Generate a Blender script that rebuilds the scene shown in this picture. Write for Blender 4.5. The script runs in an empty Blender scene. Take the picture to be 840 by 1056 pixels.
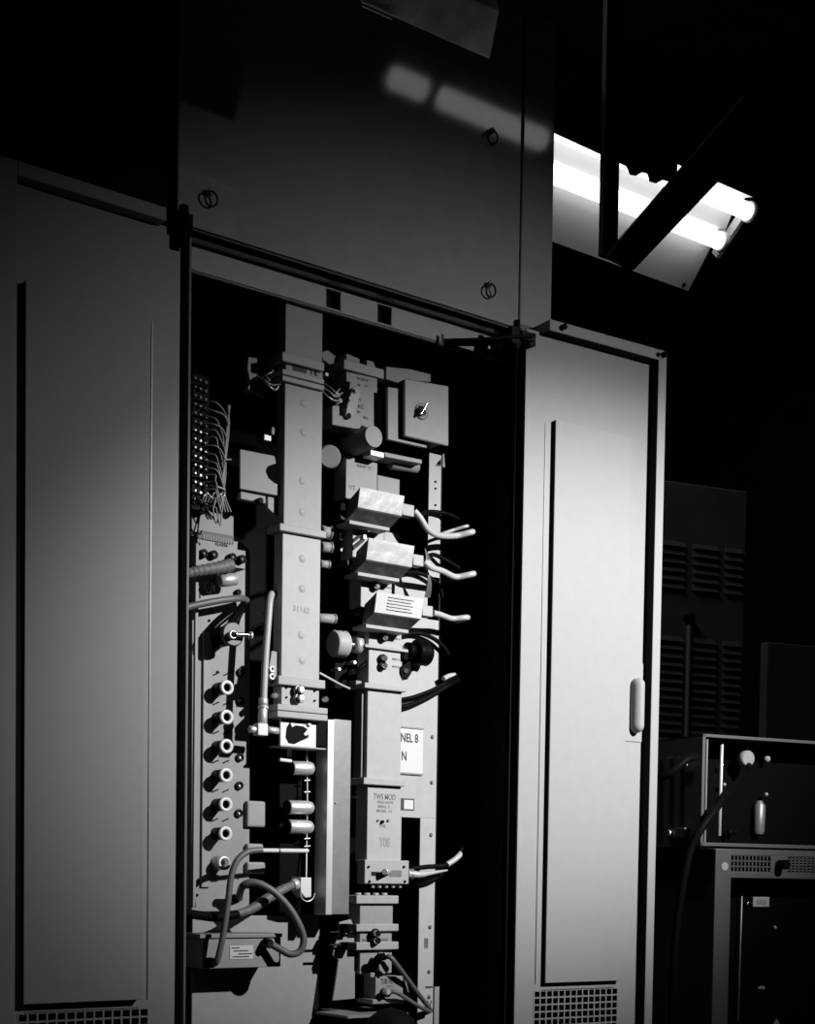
import bpy, math, random
from mathutils import Vector, Matrix
random.seed(7)
S = bpy.context.scene
COL = S.collection
rad = math.radians

# ------------------------------------------------------------------ camera
F, PX, PY = 1500.0, 420.0, 970.0
CAM = Vector((0, -1.638, 1.25))
ROT = Matrix.Rotation(rad(-36.5), 3, 'Z') @ Matrix.Rotation(rad(87.5), 3, 'X') @ Matrix.Rotation(rad(.85), 3, 'Z')
cd = bpy.data.cameras.new('camera')
cam = bpy.data.objects.new('camera', cd); COL.objects.link(cam)
cam.matrix_world = Matrix.Translation(CAM) @ ROT.to_4x4()
cd.sensor_fit = 'VERTICAL'; cd.sensor_height = 36; cd.sensor_width = 36
cd.lens = F / 1056 * 36
cd.shift_y = (PY - 528) / 1056
cd.clip_start = .02
S.camera = cam

def ray(px, py): return ROT @ Vector(((px - PX) / F, -(py - PY) / F, -1))
def at(px, py, Y=0.0):                       # a point of a plane parallel to the cabinet front
    d = ray(px, py); return CAM + d * ((Y - CAM.y) / d.y)
def atx(px, py, X):
    d = ray(px, py); return CAM + d * ((X - CAM.x) / d.x)
def atz(px, py, Z):
    d = ray(px, py); return CAM + d * ((Z - CAM.z) / d.z)
def atd(px, py, t): return CAM + ray(px, py) * t

# ------------------------------------------------------------------ materials
def mat(name, v, rough=.5, metal=0, var=0, scale=30, bump=0, spec=.5, emit=0, stretch=None):
    m = bpy.data.materials.new(name); m.use_nodes = True
    nt = m.node_tree; b = nt.nodes['Principled BSDF']
    b.inputs['Base Color'].default_value = (v, v, v, 1)
    b.inputs['Roughness'].default_value = rough
    b.inputs['Metallic'].default_value = metal
    b.inputs['Specular IOR Level'].default_value = spec
    if emit:
        b.inputs['Emission Color'].default_value = (1, 1, 1, 1)
        b.inputs['Emission Strength'].default_value = emit
    if var or bump:
        tc = nt.nodes.new('ShaderNodeTexCoord'); n = nt.nodes.new('ShaderNodeTexNoise')
        n.inputs['Scale'].default_value = scale; n.inputs['Detail'].default_value = 5
        src = tc.outputs['Object']
        if stretch:
            mp = nt.nodes.new('ShaderNodeMapping'); mp.inputs['Scale'].default_value = stretch
            nt.links.new(src, mp.inputs['Vector']); src = mp.outputs['Vector']
        nt.links.new(src, n.inputs['Vector'])
        if var:
            r = nt.nodes.new('ShaderNodeValToRGB')
            lo, hi = max(0, v * (1 - var)), min(1, v * (1 + var))
            r.color_ramp.elements[0].position = .3; r.color_ramp.elements[1].position = .7
            r.color_ramp.elements[0].color = (lo, lo, lo, 1); r.color_ramp.elements[1].color = (hi, hi, hi, 1)
            nt.links.new(n.outputs['Fac'], r.inputs['Fac']); nt.links.new(r.outputs['Color'], b.inputs['Base Color'])
        if bump:
            bp = nt.nodes.new('ShaderNodeBump'); bp.inputs['Strength'].default_value = bump
            bp.inputs['Distance'].default_value = .002
            nt.links.new(n.outputs['Fac'], bp.inputs['Height']); nt.links.new(bp.outputs['Normal'], b.inputs['Normal'])
    return m

M = dict(
    paint=mat('cabinet_paint', 0.13, 0.45, var=.06, scale=45, spec=0.12),
    cover=mat('cover_paint', 0.27, 0.05, var=.05, scale=40, spec=0.5),
    door=mat('door_paint', 0.25, 0.45, var=0.02, scale=60, spec=0.12),
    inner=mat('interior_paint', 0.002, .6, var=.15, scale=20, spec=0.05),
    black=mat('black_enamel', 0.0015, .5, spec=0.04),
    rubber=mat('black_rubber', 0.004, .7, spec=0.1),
    chassis=mat('grey_chassis_paint', 0.22, .5, var=.05, scale=60, spec=0.2),
    wave=mat('waveguide_paint', 0.22, .45, var=.04, scale=70, spec=0.2),
    wave2=mat('light_waveguide_paint', 0.29, .45, var=.04, scale=70, spec=0.2),
    flange=mat('machined_flange', 0.25, 0.6, metal=0, var=.06, scale=90),
    jack=mat('jack_panel_paint', 0.2, .5, var=.05, scale=70, spec=0.2),
    alu=mat('bare_aluminium', 0.5, .38, metal=.55, var=.12, scale=60, stretch=(1, 1, .1)),
    steel=mat('dull_steel', 0.18, .4, metal=.5, var=.1, scale=70),
    chrome=mat('chrome', .85, .14, metal=1),
    foil=mat('crinkled_foil', 0.36, .42, metal=.35, var=.14, scale=45, bump=.5),
    foilside=mat('foil_tape_edge', 0.12, .5, metal=.3, var=.5, scale=70, bump=.5),
    white=mat('white_plastic', 0.5, .4),
    paper=mat('white_paper', 0.42, .8),
    ink=mat('printed_ink', 0.03, .8),
    ghostink=mat('worn_ink', 0.2, .8),
    faintink=mat('faded_ink', 0.12, .8),
    wire=mat('grey_wire', 0.2, .5),
    cable=mat('grey_cable', 0.085, .5),
    whitecable=mat('white_cable', 0.32, .45),
    blackcable=mat('black_cable', 0.003, .5, spec=0.03),
    sleeve=mat('braided_sleeve', 0.1, .6, var=.3, scale=300),
    darkmetal=mat('dark_steel', 0.006, .5, spec=0.15),
    wall=mat('dark_wall', .05, .8, var=.2, scale=6),
    ceil=mat('dark_ceiling', .05, .9, var=.2, scale=4),
    floor=mat('dark_floor', .08, .6, var=.2, scale=8),
    louver=mat('louver_paint', 0.11, .6, var=.15, scale=10),
    rack=mat('rack_paint', 0.04, .5, var=.12, scale=40),
    rackside=mat('rack_side_paint', .12, .5, var=.12, scale=40),
    rackframe=mat('receiver_frame_paint', .05, .45),
    rackdark=mat('rack_interior', 0.001, 0.8, spec=0.04),
    tray=mat('stained_tray', 0.6, .6, var=.8, scale=14),
    reflector=mat('white_reflector', .80, .35),
    tube=mat('fluorescent_tube', .9, .3, emit=1.9),
    tube2=mat('ceiling_tube', .9, .3, emit=1.8),
)

# ------------------------------------------------------------------ mesh builder
class MB:
    def __init__(s): s.v = []; s.f = []; s.smooth = []
    def add(s, vs, fs, smooth=False):
        k = len(s.v); s.v += [Vector(p) for p in vs]
        for f in fs: s.f.append([i + k for i in f]); s.smooth.append(smooth)
        return s
    def hexa(s, p):                          # 4 front (ccw), 4 back
        return s.add(p, [(0,1,2,3),(7,6,5,4),(0,4,5,1),(1,5,6,2),(2,6,7,3),(3,7,4,0)])
    def box(s, x0, x1, y0, y1, z0, z1, T=None):
        p = [(x0,y0,z0),(x1,y0,z0),(x1,y0,z1),(x0,y0,z1),(x0,y1,z0),(x1,y1,z0),(x1,y1,z1),(x0,y1,z1)]
        if T: p = [T(*q) for q in p]
        return s.hexa(p)
    def prism(s, poly, y0, y1):              # poly of (x,z), extruded along y
        n = len(poly)
        vs = [(x, y0, z) for x, z in poly] + [(x, y1, z) for x, z in poly]
        fs = [tuple(range(n)), tuple(range(2*n-1, n-1, -1))] + [(i, i+n, (i+1) % n + n, (i+1) % n) for i in range(n)]
        return s.add(vs, fs)
    def loops(s, rings, closed=False, caps=True):
        n = len(rings[0]); vs = [p for r in rings for p in r]; k = len(rings); fs = []
        for i in range(k if closed else k-1):
            j = (i+1) % k
            for a in range(n):
                b = (a+1) % n; fs.append((i*n+a, i*n+b, j*n+b, j*n+a))
        s.add(vs, fs, True)
        if caps and not closed:
            s.add(rings[0], [tuple(range(n-1, -1, -1))]); s.add(rings[-1], [tuple(range(n))])
        return s
    def lathe(s, p0, p1, prof, seg=20):      # prof: (t along axis 0..1 or metres, radius)
        p0, p1 = Vector(p0), Vector(p1); ax = (p1-p0); L = ax.length; ax.normalize()
        u = ax.orthogonal().normalized(); w = ax.cross(u)
        rings = [[p0 + ax*(t*L) + (u*math.cos(2*math.pi*i/seg) + w*math.sin(2*math.pi*i/seg))*max(r, 1e-5) for i in range(seg)] for t, r in prof]
        return s.loops(rings)
    def cyl(s, p0, p1, r, seg=20, r2=None):
        p0, p1 = Vector(p0), Vector(p1); L = max((p1-p0).length, 1e-6); c = min(.12*r, .2*L)/L
        r2 = r if r2 is None else r2
        return s.lathe(p0, p1, [(0, r*.86), (c, r), (1-c, r2), (1, r2*.86)], seg)
    def ring(s, p0, p1, ro, ri, seg=24):     # a washer / sleeve
        p0, p1 = Vector(p0), Vector(p1); ax = (p1-p0).normalized()
        u = ax.orthogonal().normalized(); w = ax.cross(u)
        def R(p, r): return [p + (u*math.cos(2*math.pi*i/seg)+w*math.sin(2*math.pi*i/seg))*r for i in range(seg)]
        return s.loops([R(p0, ri), R(p0, ro), R(p1, ro), R(p1, ri)], closed=True)
    def torus(s, c, ax, Rr, r, seg=24, sub=8, a0=0, a1=360):
        ax = Vector(ax).normalized(); u = Vector((0, 0, 1)) if abs(ax.z) < .9 else Vector((1, 0, 0))
        u = (u - ax*u.dot(ax)).normalized(); w = ax.cross(u); c = Vector(c); rings = []
        full = a1 - a0 >= 360; n = seg if full else seg+1
        for i in range(n):
            a = rad(a0 + (a1-a0)*i/seg); d = u*math.cos(a)+w*math.sin(a)
            rings.append([c + d*(Rr + r*math.cos(2*math.pi*j/sub)) + ax*(r*math.sin(2*math.pi*j/sub)) for j in range(sub)])
        return s.loops(rings, closed=full)
    def tube(s, pts, r, seg=10, sub=6, rfun=None):
        P = [Vector(p) for p in pts]
        if len(P) > 2:
            Q = []
            E_ = [P[0]*2-P[1]] + P + [P[-1]*2-P[-2]]
            for i in range(1, len(E_)-2):
                a, b, c, d = E_[i-1:i+3]
                for k in range(sub):
                    t = k/sub
                    Q.append(.5*((2*b)+(c-a)*t+(2*a-5*b+4*c-d)*t*t+(3*b-a-3*c+d)*t**3))
            Q.append(P[-1]); P = Q
        rings = []; u = None
        for i, p in enumerate(P):
            t = (P[min(i+1, len(P)-1)]-P[max(i-1, 0)]).normalized()
            u = t.orthogonal().normalized() if u is None else (u - t*u.dot(t)).normalized()
            w = t.cross(u); rr = rfun(i/(len(P)-1)) if rfun else r
            rings.append([p+(u*math.cos(2*math.pi*k/seg)+w*math.sin(2*math.pi*k/seg))*rr for k in range(seg)])
        return s.loops(rings)
    def ball(s, c, r, sc=(1, 1, 1), seg=16, lo=0, hi=1):
        c = Vector(c); rings = []
        for i in range(9):
            th = math.pi*(lo+(hi-lo)*i/8)
            rings.append([c + Vector((r*sc[0]*max(math.sin(th), 1e-3)*math.cos(2*math.pi*k/seg), r*sc[1]*max(math.sin(th), 1e-3)*math.sin(2*math.pi*k/seg), -r*sc[2]*math.cos(th))) for k in range(seg)])
        return s.loops(rings)

def wmat(o):
    return o.matrix_basis.copy() if o.parent is None else wmat(o.parent) @ o.matrix_basis
def obj(name, mb, m, parent=None, bevel=0, **props):
    inv = wmat(parent).inverted() if parent else Matrix()
    vs = [inv @ v for v in mb.v]
    lo = Vector([min(v[i] for v in vs) for i in range(3)]); hi = Vector([max(v[i] for v in vs) for i in range(3)])
    c = (lo+hi)/2
    if parent is None: c.z = lo.z
    me = bpy.data.meshes.new(name)
    me.from_pydata([v-c for v in vs], [], mb.f); me.update()
    for p, sm in zip(me.polygons, mb.smooth): p.use_smooth = sm
    import bmesh
    bm = bmesh.new(); bm.from_mesh(me); bmesh.ops.recalc_face_normals(bm, faces=bm.faces); bm.to_mesh(me); bm.free()
    me.materials.append(M[m] if isinstance(m, str) else m)
    o = bpy.data.objects.new(name, me); COL.objects.link(o); o.location = c
    if parent: o.parent = parent
    if bevel:
        b = o.modifiers.new('bevel', 'BEVEL'); b.width = bevel; b.segments = 2; b.limit_method = 'ANGLE'; b.angle_limit = rad(50)
    for k, v in props.items(): o[k] = v
    return o
def thing(name, label, cat, loc, rot=0, group=None):
    o = bpy.data.objects.new(name, None); COL.objects.link(o); o.empty_display_size = .02
    o.location = loc; o.rotation_euler = (0, 0, rot); o.matrix_basis = Matrix.Translation(Vector(loc)) @ Matrix.Rotation(rot, 4, 'Z')
    o['label'] = label; o['category'] = cat
    if group: o['group'] = group
    return o
def text(s, px, py, hpx, Y, m, parent, name='lettering', xs=1.0):
    cu = bpy.data.curves.new('t', 'FONT'); cu.body = s; cu.align_x = 'CENTER'; cu.align_y = 'CENTER'
    cu.size = 1; cu.extrude = .02; cu.offset = .018
    tmp = bpy.data.objects.new('t', cu); COL.objects.link(tmp)
    dg = bpy.context.evaluated_depsgraph_get()
    me = bpy.data.meshes.new_from_object(tmp.evaluated_get(dg))
    bpy.data.objects.remove(tmp); bpy.data.curves.remove(cu)
    c = at(px, py, Y); k = hpx/800/.7
    mb = MB(); mb.add([(c.x+v.co.x*k*xs, c.y-v.co.z*k*.2, c.z+v.co.y*k) for v in me.vertices], [tuple(p.vertices) for p in me.polygons])
    bpy.data.meshes.remove(me)
    return obj(name, mb, m, parent)

def rect(x0, y0, x1, y1, Y):                # image box of a face at depth Y -> X0,X1,Z0,Z1
    xm, ym = (x0+x1)/2, (y0+y1)/2
    return at(x0, ym, Y).x, at(x1, ym, Y).x, at(xm, y1, Y).z, at(xm, y0, Y).z
def bx(mb, x0, y0, x1, y1, Y, dep):
    X0, X1, Z0, Z1 = rect(x0, y0, x1, y1, Y)
    mb.box(X0, X1, Y, Y+dep, Z0, Z1); return mb
def pbox(name, x0, y0, x1, y1, Y, dep, m, parent, bevel=.0012, **k):
    return obj(name, bx(MB(), x0, y0, x1, y1, Y, dep), m, parent, bevel, **k)
def ppoly(name, pts, Y, dep, m, parent, bevel=.001, **k):
    q = [at(x, y, Y) for x, y in pts]
    return obj(name, MB().prism([(p.x, p.z) for p in q], Y, Y+dep), m, parent, bevel, **k)
def knob(name, px, py, rpx, Y, dep, m, parent, seg=18, **k):      # a round thing standing out of a face at Y
    c = at(px, py, Y-dep); r = rpx/790
    return obj(name, MB().cyl((c.x, Y, c.z), (c.x, Y-dep, c.z), r, seg), m, parent, **k)
def washer(name, px, py, ro, ri, Y, dep, m, parent, **k):
    c = at(px, py, Y-dep)
    return obj(name, MB().ring((c.x, Y, c.z), (c.x, Y-dep, c.z), ro/790, ri/790), m, parent, **k)
def screw(px, py, rpx, Y, parent, m='steel', name='screw'):
    c = at(px, py, Y); r = rpx/790; mb = MB()
    mb.lathe((c.x, Y+.0005, c.z), (c.x, Y-.003, c.z), [(0, r), (.5, r), (1, r*.55)], 12)
    return obj(name, mb, m, parent)
def pipe(name, pts, r, m, parent=None, seg=10, **k):   # pts: (px,py,Y)
    return obj(name, MB().tube([p if isinstance(p, Vector) else at(*p) for p in pts], r, seg), m, parent, **k)
def tag(o, label, cat, group=None):
    o['label'] = label; o['category'] = cat
    if group: o['group'] = group
    return o

# ------------------------------------------------------------------ room
def struct(name, mb, m):
    o = obj(name, mb, m); o['kind'] = 'structure'; return o
struct('floor', MB().box(-2.5, 6.5, -3.5, 4.6, -.05, 0), 'floor')
struct('ceiling', MB().box(-2.5, 6.5, -3.5, 4.6, 4.0, 4.05), 'ceil')
struct('wall_back', MB().box(-2.5, 6.5, 4.5, 4.6, 0, 4.0), 'wall')
struct('wall_right', MB().box(6.4, 6.5, -3.5, 4.5, 0, 4.0), 'wall')

# ------------------------------------------------------------------ the cabinet
XL, XR, XE = .862, 1.397, 1.459          # opening left, opening right (cover seam), cabinet side
TOP = 2.49; HZ = 2.044; BACK = .42
cab = thing('equipment_cabinet', 'tall grey equipment cabinet standing with both inner doors swung open', 'cabinet', (1.16, .2, 0))
CV = MB().box(.845, XR-.0015, 0, .02, HZ, TOP)
CV.box(.845, XR-.0015, .0, .035, HZ, HZ+.006)
cover = obj('cover_panel', CV, 'cover', cab, .002)
strip = obj('corner_strip', MB().box(XR+.0015, XE, 0, .02, HZ-.012, TOP), 'cover', cab, .002)
obj('seam', MB().box(XR-.004, XR+.004, .008, .03, HZ, TOP), 'black', cab)
def ringpull(px, py, R=.0085):
    c = at(px, py, -.006)
    mb = MB().torus((c.x, -.008, c.z-.003), (0, 1, 0.25), R, .0013, 24, 8)
    o = obj('ring_pull', mb, 'darkmetal', cover)
    p = at(px, py-5, -.006)
    mb = MB().cyl((p.x, 0, p.z), (p.x, -.009, p.z), .0042, 14); obj('ring_boss', mb, 'steel', cover)
ringpull(507, 140); ringpull(505, 298); ringpull(217, 203)
# header behind the cover's lip, with two notches, and its returned underside
hx = [XL, at(336.5, 303, .035).x, at(351, 308, .035).x, at(389.5, 318, .035).x, at(403.5, 323, .035).x, XR]
hz0, hz1 = 2.012, 2.043
h = MB()
for a, b in ((0, 1), (2, 3), (4, 5)): h.box(hx[a], hx[b], .035, .038, hz0, hz1)
for a, b in ((1, 2), (3, 4)): h.box(hx[a], hx[b], .035, .038, hz1-.004, hz1); h.box(hx[a], hx[b], .035, .038, hz0, hz0+.003)
hd = obj('header_rail', h, 'wave2', cab, .0008)
obj('header_return', MB().box(XL, XR, .036, .043, hz0-.003, hz0), 'paint', cab, .0008)
for a, b in ((1, 2), (3, 4)): obj('notch_backing', MB().box(hx[a], hx[b], .05, .054, hz0, hz1), 'black', hd)
# shell
obj('side_panel', MB().box(XE-.003, XE, .002, BACK+.02, .02, TOP), 'paint', cab)
obj('side_panel', MB().box(.845, .849, .03, BACK+.02, .02, TOP), 'paint', cab)
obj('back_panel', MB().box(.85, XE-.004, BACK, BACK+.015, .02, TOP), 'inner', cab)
obj('roof_panel', MB().box(.846, XE, .0, BACK+.02, TOP, TOP+.01), 'paint', cab)
obj('plinth', MB().box(.846, XE, .01, BACK+.02, 0, .10), 'black', cab)
obj('jamb', MB().box(XL, XL+.003, .0, .10, .10, HZ), 'paint', cab)
obj('jamb', MB().box(XR, XE-.003, .015, .025, .10, HZ), 'black', cab, .001)
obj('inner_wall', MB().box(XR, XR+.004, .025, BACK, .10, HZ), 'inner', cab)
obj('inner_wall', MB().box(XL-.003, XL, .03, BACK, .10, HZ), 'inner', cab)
# hinge bracket at the left door's top, black pin over the gap
hb = MB(); p = at(190, 238, -.01)
hb.box(p.x-.012, p.x+.010, -.014, .02, HZ-.014, HZ+.012); hb.cyl((p.x-.002, -.012, HZ-.03), (p.x-.002, -.012, HZ+.02), .006)
obj('hinge_bracket', hb, 'black', cab, .001)

# ---------------------------------------------------------------- doors
def make_door(side, hx_, ang, u_panel, u_fl, u_end, zp0, zp1, handle, y0_):
    c, s_ = math.cos(ang), math.sin(ang)
    def T(u, w, z): return Vector((hx_ + side*u*c - s_*w, -c*w - u*s_, z)) + Vector((0, y0_, 0))
    def B(mb, u0, u1, w0, w1, z0, z1):
        mb.hexa([T(u0, w0, z0), T(u1, w0, z0), T(u1, w0, z1), T(u0, w0, z1), T(u0, w1, z0), T(u1, w1, z0), T(u1, w1, z1), T(u0, w1, z1)]); return mb
    z0, z1, th = .12, 2.052, .018
    ga, gb = u_panel[0]-.014, u_panel[1]+.002
    gz1, gz0 = zp0-.012, zp0-.20
    mb = MB()
    B(mb, 0, u_fl, -.003, 0, gz1, z1-.014); B(mb, 0, ga, -.003, 0, gz0, gz1); B(mb, gb, u_fl, -.003, 0, gz0, gz1); B(mb, 0, u_fl, -.003, 0, z0, gz0)
    door = obj('door', mb, 'door', cab)
    fl = MB(); B(fl, u_fl, u_end, -.02, th, z0, z1); B(fl, .028, u_fl, -.02, th, z1-.016, z1)
    obj('door_flange', fl, 'door', door, .0012)
    if handle:
        gk = MB(); B(gk, u_fl-.0012, u_fl, .0, .0172, z0, z1-.016); B(gk, .028, u_fl, .0, .0172, z1-.0172, z1-.016); obj('flange_shade', gk, 'black', door)  # thin black lining paints the shade on the flange's inner walls
    obj('outer_skin', B(MB(), 0, u_end, -.024, -.021, z0, z1), 'paint', door)
    ph = .009 if handle else .0125; ed = MB(); B(ed, u_panel[0]+.0004, u_panel[1]-.0004, 0, ph-.002, zp0+.0004, zp1-.0004); obj('panel_edge_shade', ed, 'rubber', door)  # black core paints the shade along the raised panel's sides
    pn = MB(); B(pn, u_panel[0], u_panel[1], ph-.002, ph, zp0, zp1)
    obj('raised_panel', pn, 'door', door, .0006)
    # edge moulding: fine raised line beside the panel's hinge side
    ln = MB(); B(ln, u_panel[0]-.013, u_panel[0]-.0118, 0, .0012, zp0-.001, zp1-.005); B(ln, u_panel[0], u_panel[1]-.006, 0, .0012, zp0-.0115, zp0-.0103)
    obj('panel_seam', ln, 'steel', door)
    g = MB(); n = 14; step = (gb-ga)/n
    for i in range(n+1): B(g, ga+i*step-.0011, ga+i*step+.0011, -.002, .0005, gz0, gz1)
    k = int((gz1-gz0)/.0105)
    for i in range(k+1): B(g, ga, gb, -.002, .0003, gz1-i*.0105-.0011, gz1-i*.0105+.0011)
    obj('vent_grille', g, 'door', door)
    obj('vent_backing', B(MB(), ga-.004, gb+.004, -.012, -.010, gz0-.004, gz1+.004), 'black', door)
    if handle:
        bp = MB(); B(bp, u_panel[1]+.004, u_fl-.002, 0, .0016, 1.462, 1.582)
        obj('handle_plate', bp, 'door', door, .0007)
        u = handle; mb = MB(); w_ = .0095; prof = []
        for k in range(21):
            t = (1-math.cos(math.pi*k/20))/2; z = 1.475+.083*t
            e = max(.05, math.sqrt(max(0, 1-(max(0, abs(t-.5)-.38)/.12)**2)))
            prof.append([T(u+w_*e*math.cos(a), .004+.016*(.35+.65*e)*max(0, math.sin(a))**.8, z) for a in [math.pi*j/10 for j in range(11)]] + [T(u-w_*e*.9, .0015, z), T(u+w_*e*.9, .0015, z)])
        mb.loops(prof)
        obj('door_handle', mb, 'door', door)
    return door, T
rdoor, TR = make_door(1, 1.388, rad(3.7), (.0495, .195), .237, .253, 1.097, 1.916, .218, -.0273)
ldoor, TL = make_door(-1, .849, 0, (.050, .202), .2145, .262, 1.095, 1.925, None, -.001)
# top stops and screws on right door flange, hinge leaf
lf = MB(); q = at(549, 347, -.04)
lf.box(q.x-.016, q.x+.010, -.036, -.030, q.z-.005, q.z+.007); lf.box(q.x-.030, q.x-.012, -.03, .0, q.z-.012, q.z+.012); lf.cyl((q.x-.018, -.026, q.z-.018), (q.x-.018, -.026, q.z+.022), .005)
lf.cyl((q.x-.003, -.03, q.z-.012), (q.x-.003, -.042, q.z-.012), .004); lf.cyl((q.x+.004, -.03, q.z-.010), (q.x+.004, -.040, q.z-.010), .003)
obj('top_hinge', lf, 'darkmetal', rdoor, .001)
obj('door_stop', MB().cyl(TR(.245, .018, 2.045), TR(.245, .026, 2.045), .0045), 'black', rdoor); obj('flange_screw', MB().cyl(TR(.234, .018, 2.043), TR(.234, .021, 2.043), .003), 'black', rdoor); obj('door_stop', MB().cyl(TR(.05, .018, 2.044), TR(.05, .026, 2.044), .004), 'black', rdoor)

# the stay holding the right door
stay = thing('door_stay', 'thin black stay rod bridging the header and the open right door', 'stay', at(500, 352, .0))
pipe('rod', [(455, 351, .03), (500, 349.5, -.01), (552, 345.5, -.045)], .0022, 'darkmetal', stay)
pipe('sleeve', [(456, 354, .034), (500, 353.5, .0), (540, 351, -.03)], .0042, 'black', stay)
a = at(455, 351, .03); obj('clamp', MB().box(a.x-.003, a.x+.002, a.y-.004, a.y+.012, a.z-.009, a.z+.008), 'chrome', stay, .001)

# neighbouring cabinet on the left, behind the open left door
nb = thing('neighbouring_cabinet', 'dark grey closed cabinet standing left of the open one', 'cabinet', (.45, .2, 0))
obj('body', MB().box(.0, .842, .03, BACK+.02, 0, TOP), 'paint', nb, .002)
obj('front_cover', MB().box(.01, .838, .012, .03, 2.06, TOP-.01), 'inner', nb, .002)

# ================================================================= interior
YJ, YC, YR, YP = .100, .045, .10, .115       # jack panel, left column, rack panel, lower panel
# --- left waveguide run
wg = thing('waveguide_run', 'tall pale rectangular waveguide duct with row of bumps, hanging left of centre', 'waveguide', at(312, 770, YC))
w1 = pbox('duct_section', 294.5, 250, 333, 372, YC, .022, 'wave', wg)
w2 = pbox('duct_section', 293, 394, 332, 546, YC, .022, 'wave', wg)
w3 = pbox('duct_section', 290.5, 550, 330, 702, YC, .022, 'wave2', wg)
w4 = pbox('tuner_section', 290, 708, 329, 729, YC, .022, 'wave2', wg)
lp = pbox('label_plate', 294.5, 377, 333, 388, YC+.001, .022, 'wave', wg)
text('00003  1 K', 315, 382.5, 5, YC-.0002, 'ink', lp)
pbox('flange', 291, 368, 334.5, 377.5, YC-.006, .034, 'flange', wg)
pbox('flange', 291, 385.5, 334.5, 391, YC-.006, .034, 'flange', wg)
pbox('flange', 291, 392, 334.5, 397.5, YC-.006, .034, 'flange', wg)
pbox('flange', 288.5, 543.5, 336.5, 551, YC-.007, .034, 'flange', wg)
pbox('flange', 287, 699, 335.5, 708, YC-.007, .034, 'flange', wg)
pbox('flange', 286, 728, 338, 734.5, YC-.008, .034, 'flange', wg)
pbox('flange', 286, 735, 338, 741.5, YC-.008, .034, 'flange', wg)
for px, py, w in ((312.8,416,w2),(313,446,w2),(311.5,496,w2),(311.5,528,w2),(311.5,576,w3),(311.5,607,w3),(310.5,655,w3),(311.5,681,w3)):
    c = at(px, py, YC); mb = MB(); mb.lathe((c.x, YC+.0003, c.z), (c.x, YC-.0014, c.z), [(0, .0060), (.35, .0050), (.75, .0034), (1, .0012)], 16)
    obj('bump', mb, 'wave2', w)
text('311', 307, 628, 6, YC-.0002, 'ghostink', w3); text('62', 316, 630, 6, YC-.0002, 'ghostink', w3)
for py in (711, 719.5):
    c = at(310.5, py, YC-.012)
    t = obj('tuning_screw', MB().cyl((c.x, YC, c.z), (c.x, YC-.014, c.z), .0042), 'alu', w4)
    obj('lock_nut', MB().ring((c.x, YC, c.z), (c.x, YC-.008, c.z), .0072, .004), 'steel', w4)
for px in (295, 324):
    for py in (711, 721): screw(px, py+.12*(px-310), 1.2, YC, w4, 'black')
ep = MB(); bx(ep, 289, 741.5, 326, 770, YC+.004, .004)
epl = obj('end_plate', ep, 'white', wg, .001)
obj('scorched_hole', MB().prism([(at(x, y, YC+.003).x, at(x, y, YC+.003).z) for x, y in ((295,760),(296,750),(299,745),(301,750),(305,748),(312,749),(317,752),(313,757),(317,761),(310,764),(304,767),(298,766))], YC+.0025, YC+.004), 'black', epl)
screw(317, 759, 1.6, YC+.004, epl); screw(318, 747, 3, YC+.004, epl, 'white')
pbox('end_cap', 326, 741.5, 337, 770, YC+.012, .004, 'black', wg); pbox('end_lip', 289, 770, 336, 771.5, YC, .03, 'flange', wg, .0004)
for px, py in ((284.5, 717), (336.5, 721)): knob('side_screw', px, py, 3.2, YC+.016, .012, 'chrome', wg)
# brackets and wire tails on the run's left, high up
lk = thing('wired_terminal', 'small bracketed terminal with twisted bare wires, upper left of the duct', 'terminal', at(268, 408, .09))
ppoly('bracket', [(256,368),(265,369),(266.5,380),(264,398),(271,398),(277,403),(277,409),(255,402.5),(257,390),(255,380)], .085, .012, 'chassis', lk)
pbox('post', 275, 369, 280, 380, .09, .012, 'chassis', lk)
for pts in ([(266,388,.08),(273,392,.06),(280,397,.055),(290,396,.05)], [(268,391,.08),(275,386,.06),(281,383,.06),(279,376,.08)], [(270,392,.075),(277,398,.055),(284,402,.055),(289,395,.055)], [(272,384,.08),(276,390,.06),(283,399,.06)]):
    pipe('wire', pts, .0012, 'alu', lk, 8)
rk = thing('wire_junction', 'cluster of bright soldered wire ends at the right edge of the duct', 'terminal', at(345, 400, .08))
for pts in ([(333,404,.06),(338,409,.05),(345,413,.05),(352,412.5,.06)], [(334,400,.06),(341,405,.05),(346,409,.05),(353,405,.06)], [(341,413,.07),(346,406,.05),(350,401,.06)], [(335,396,.07),(343,402,.055),(350,410,.05)]):
    pipe('wire', pts, .0012, 'alu', rk, 8)
knob('solder_lug', 351, 413, 2.6, .07, .012, 'chrome', rk); knob('solder_lug', 349, 407, 2.4, .07, .014, 'chrome', rk); knob('solder_lug', 337, 386, 2.2, .07, .012, 'steel', rk)
ppoly('bracket', [(331,363),(338,361),(346,367),(347,374),(340,376),(333,371)], .09, .01, 'chassis', rk)
# hidden back pieces seen through the gaps
bp = thing('back_shield', 'pale shield plate deep inside, left of the duct, with the drum shadow cut as a bite', 'plate', at(268, 510, .055))
ppoly('plate', [(247.5,463),(283,470),(285,478),(276,481),(274,486),(277,493),(283,498),(291,500),(291,512),(247.5,504)], .055, .004, 'chassis', bp)  # left edge and bite follow shadow outlines, cut into the shape
pbox('ledge', 280, 441, 290, 449, .06, .02, 'chassis', bp); pbox('ledge_face', 272, 449, 290, 456, .065, .02, 'steel', bp)
pbox('lower_tab', 248, 509, 274, 517, .06, .01, 'chassis', bp); ppoly('lower_tab', [(276,512),(291,515),(291,545),(285,532),(276,524)], .06, .01, 'chassis', bp)
knob('lug', 269, 516, 3.2, .06, .008, 'black', bp)

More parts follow.
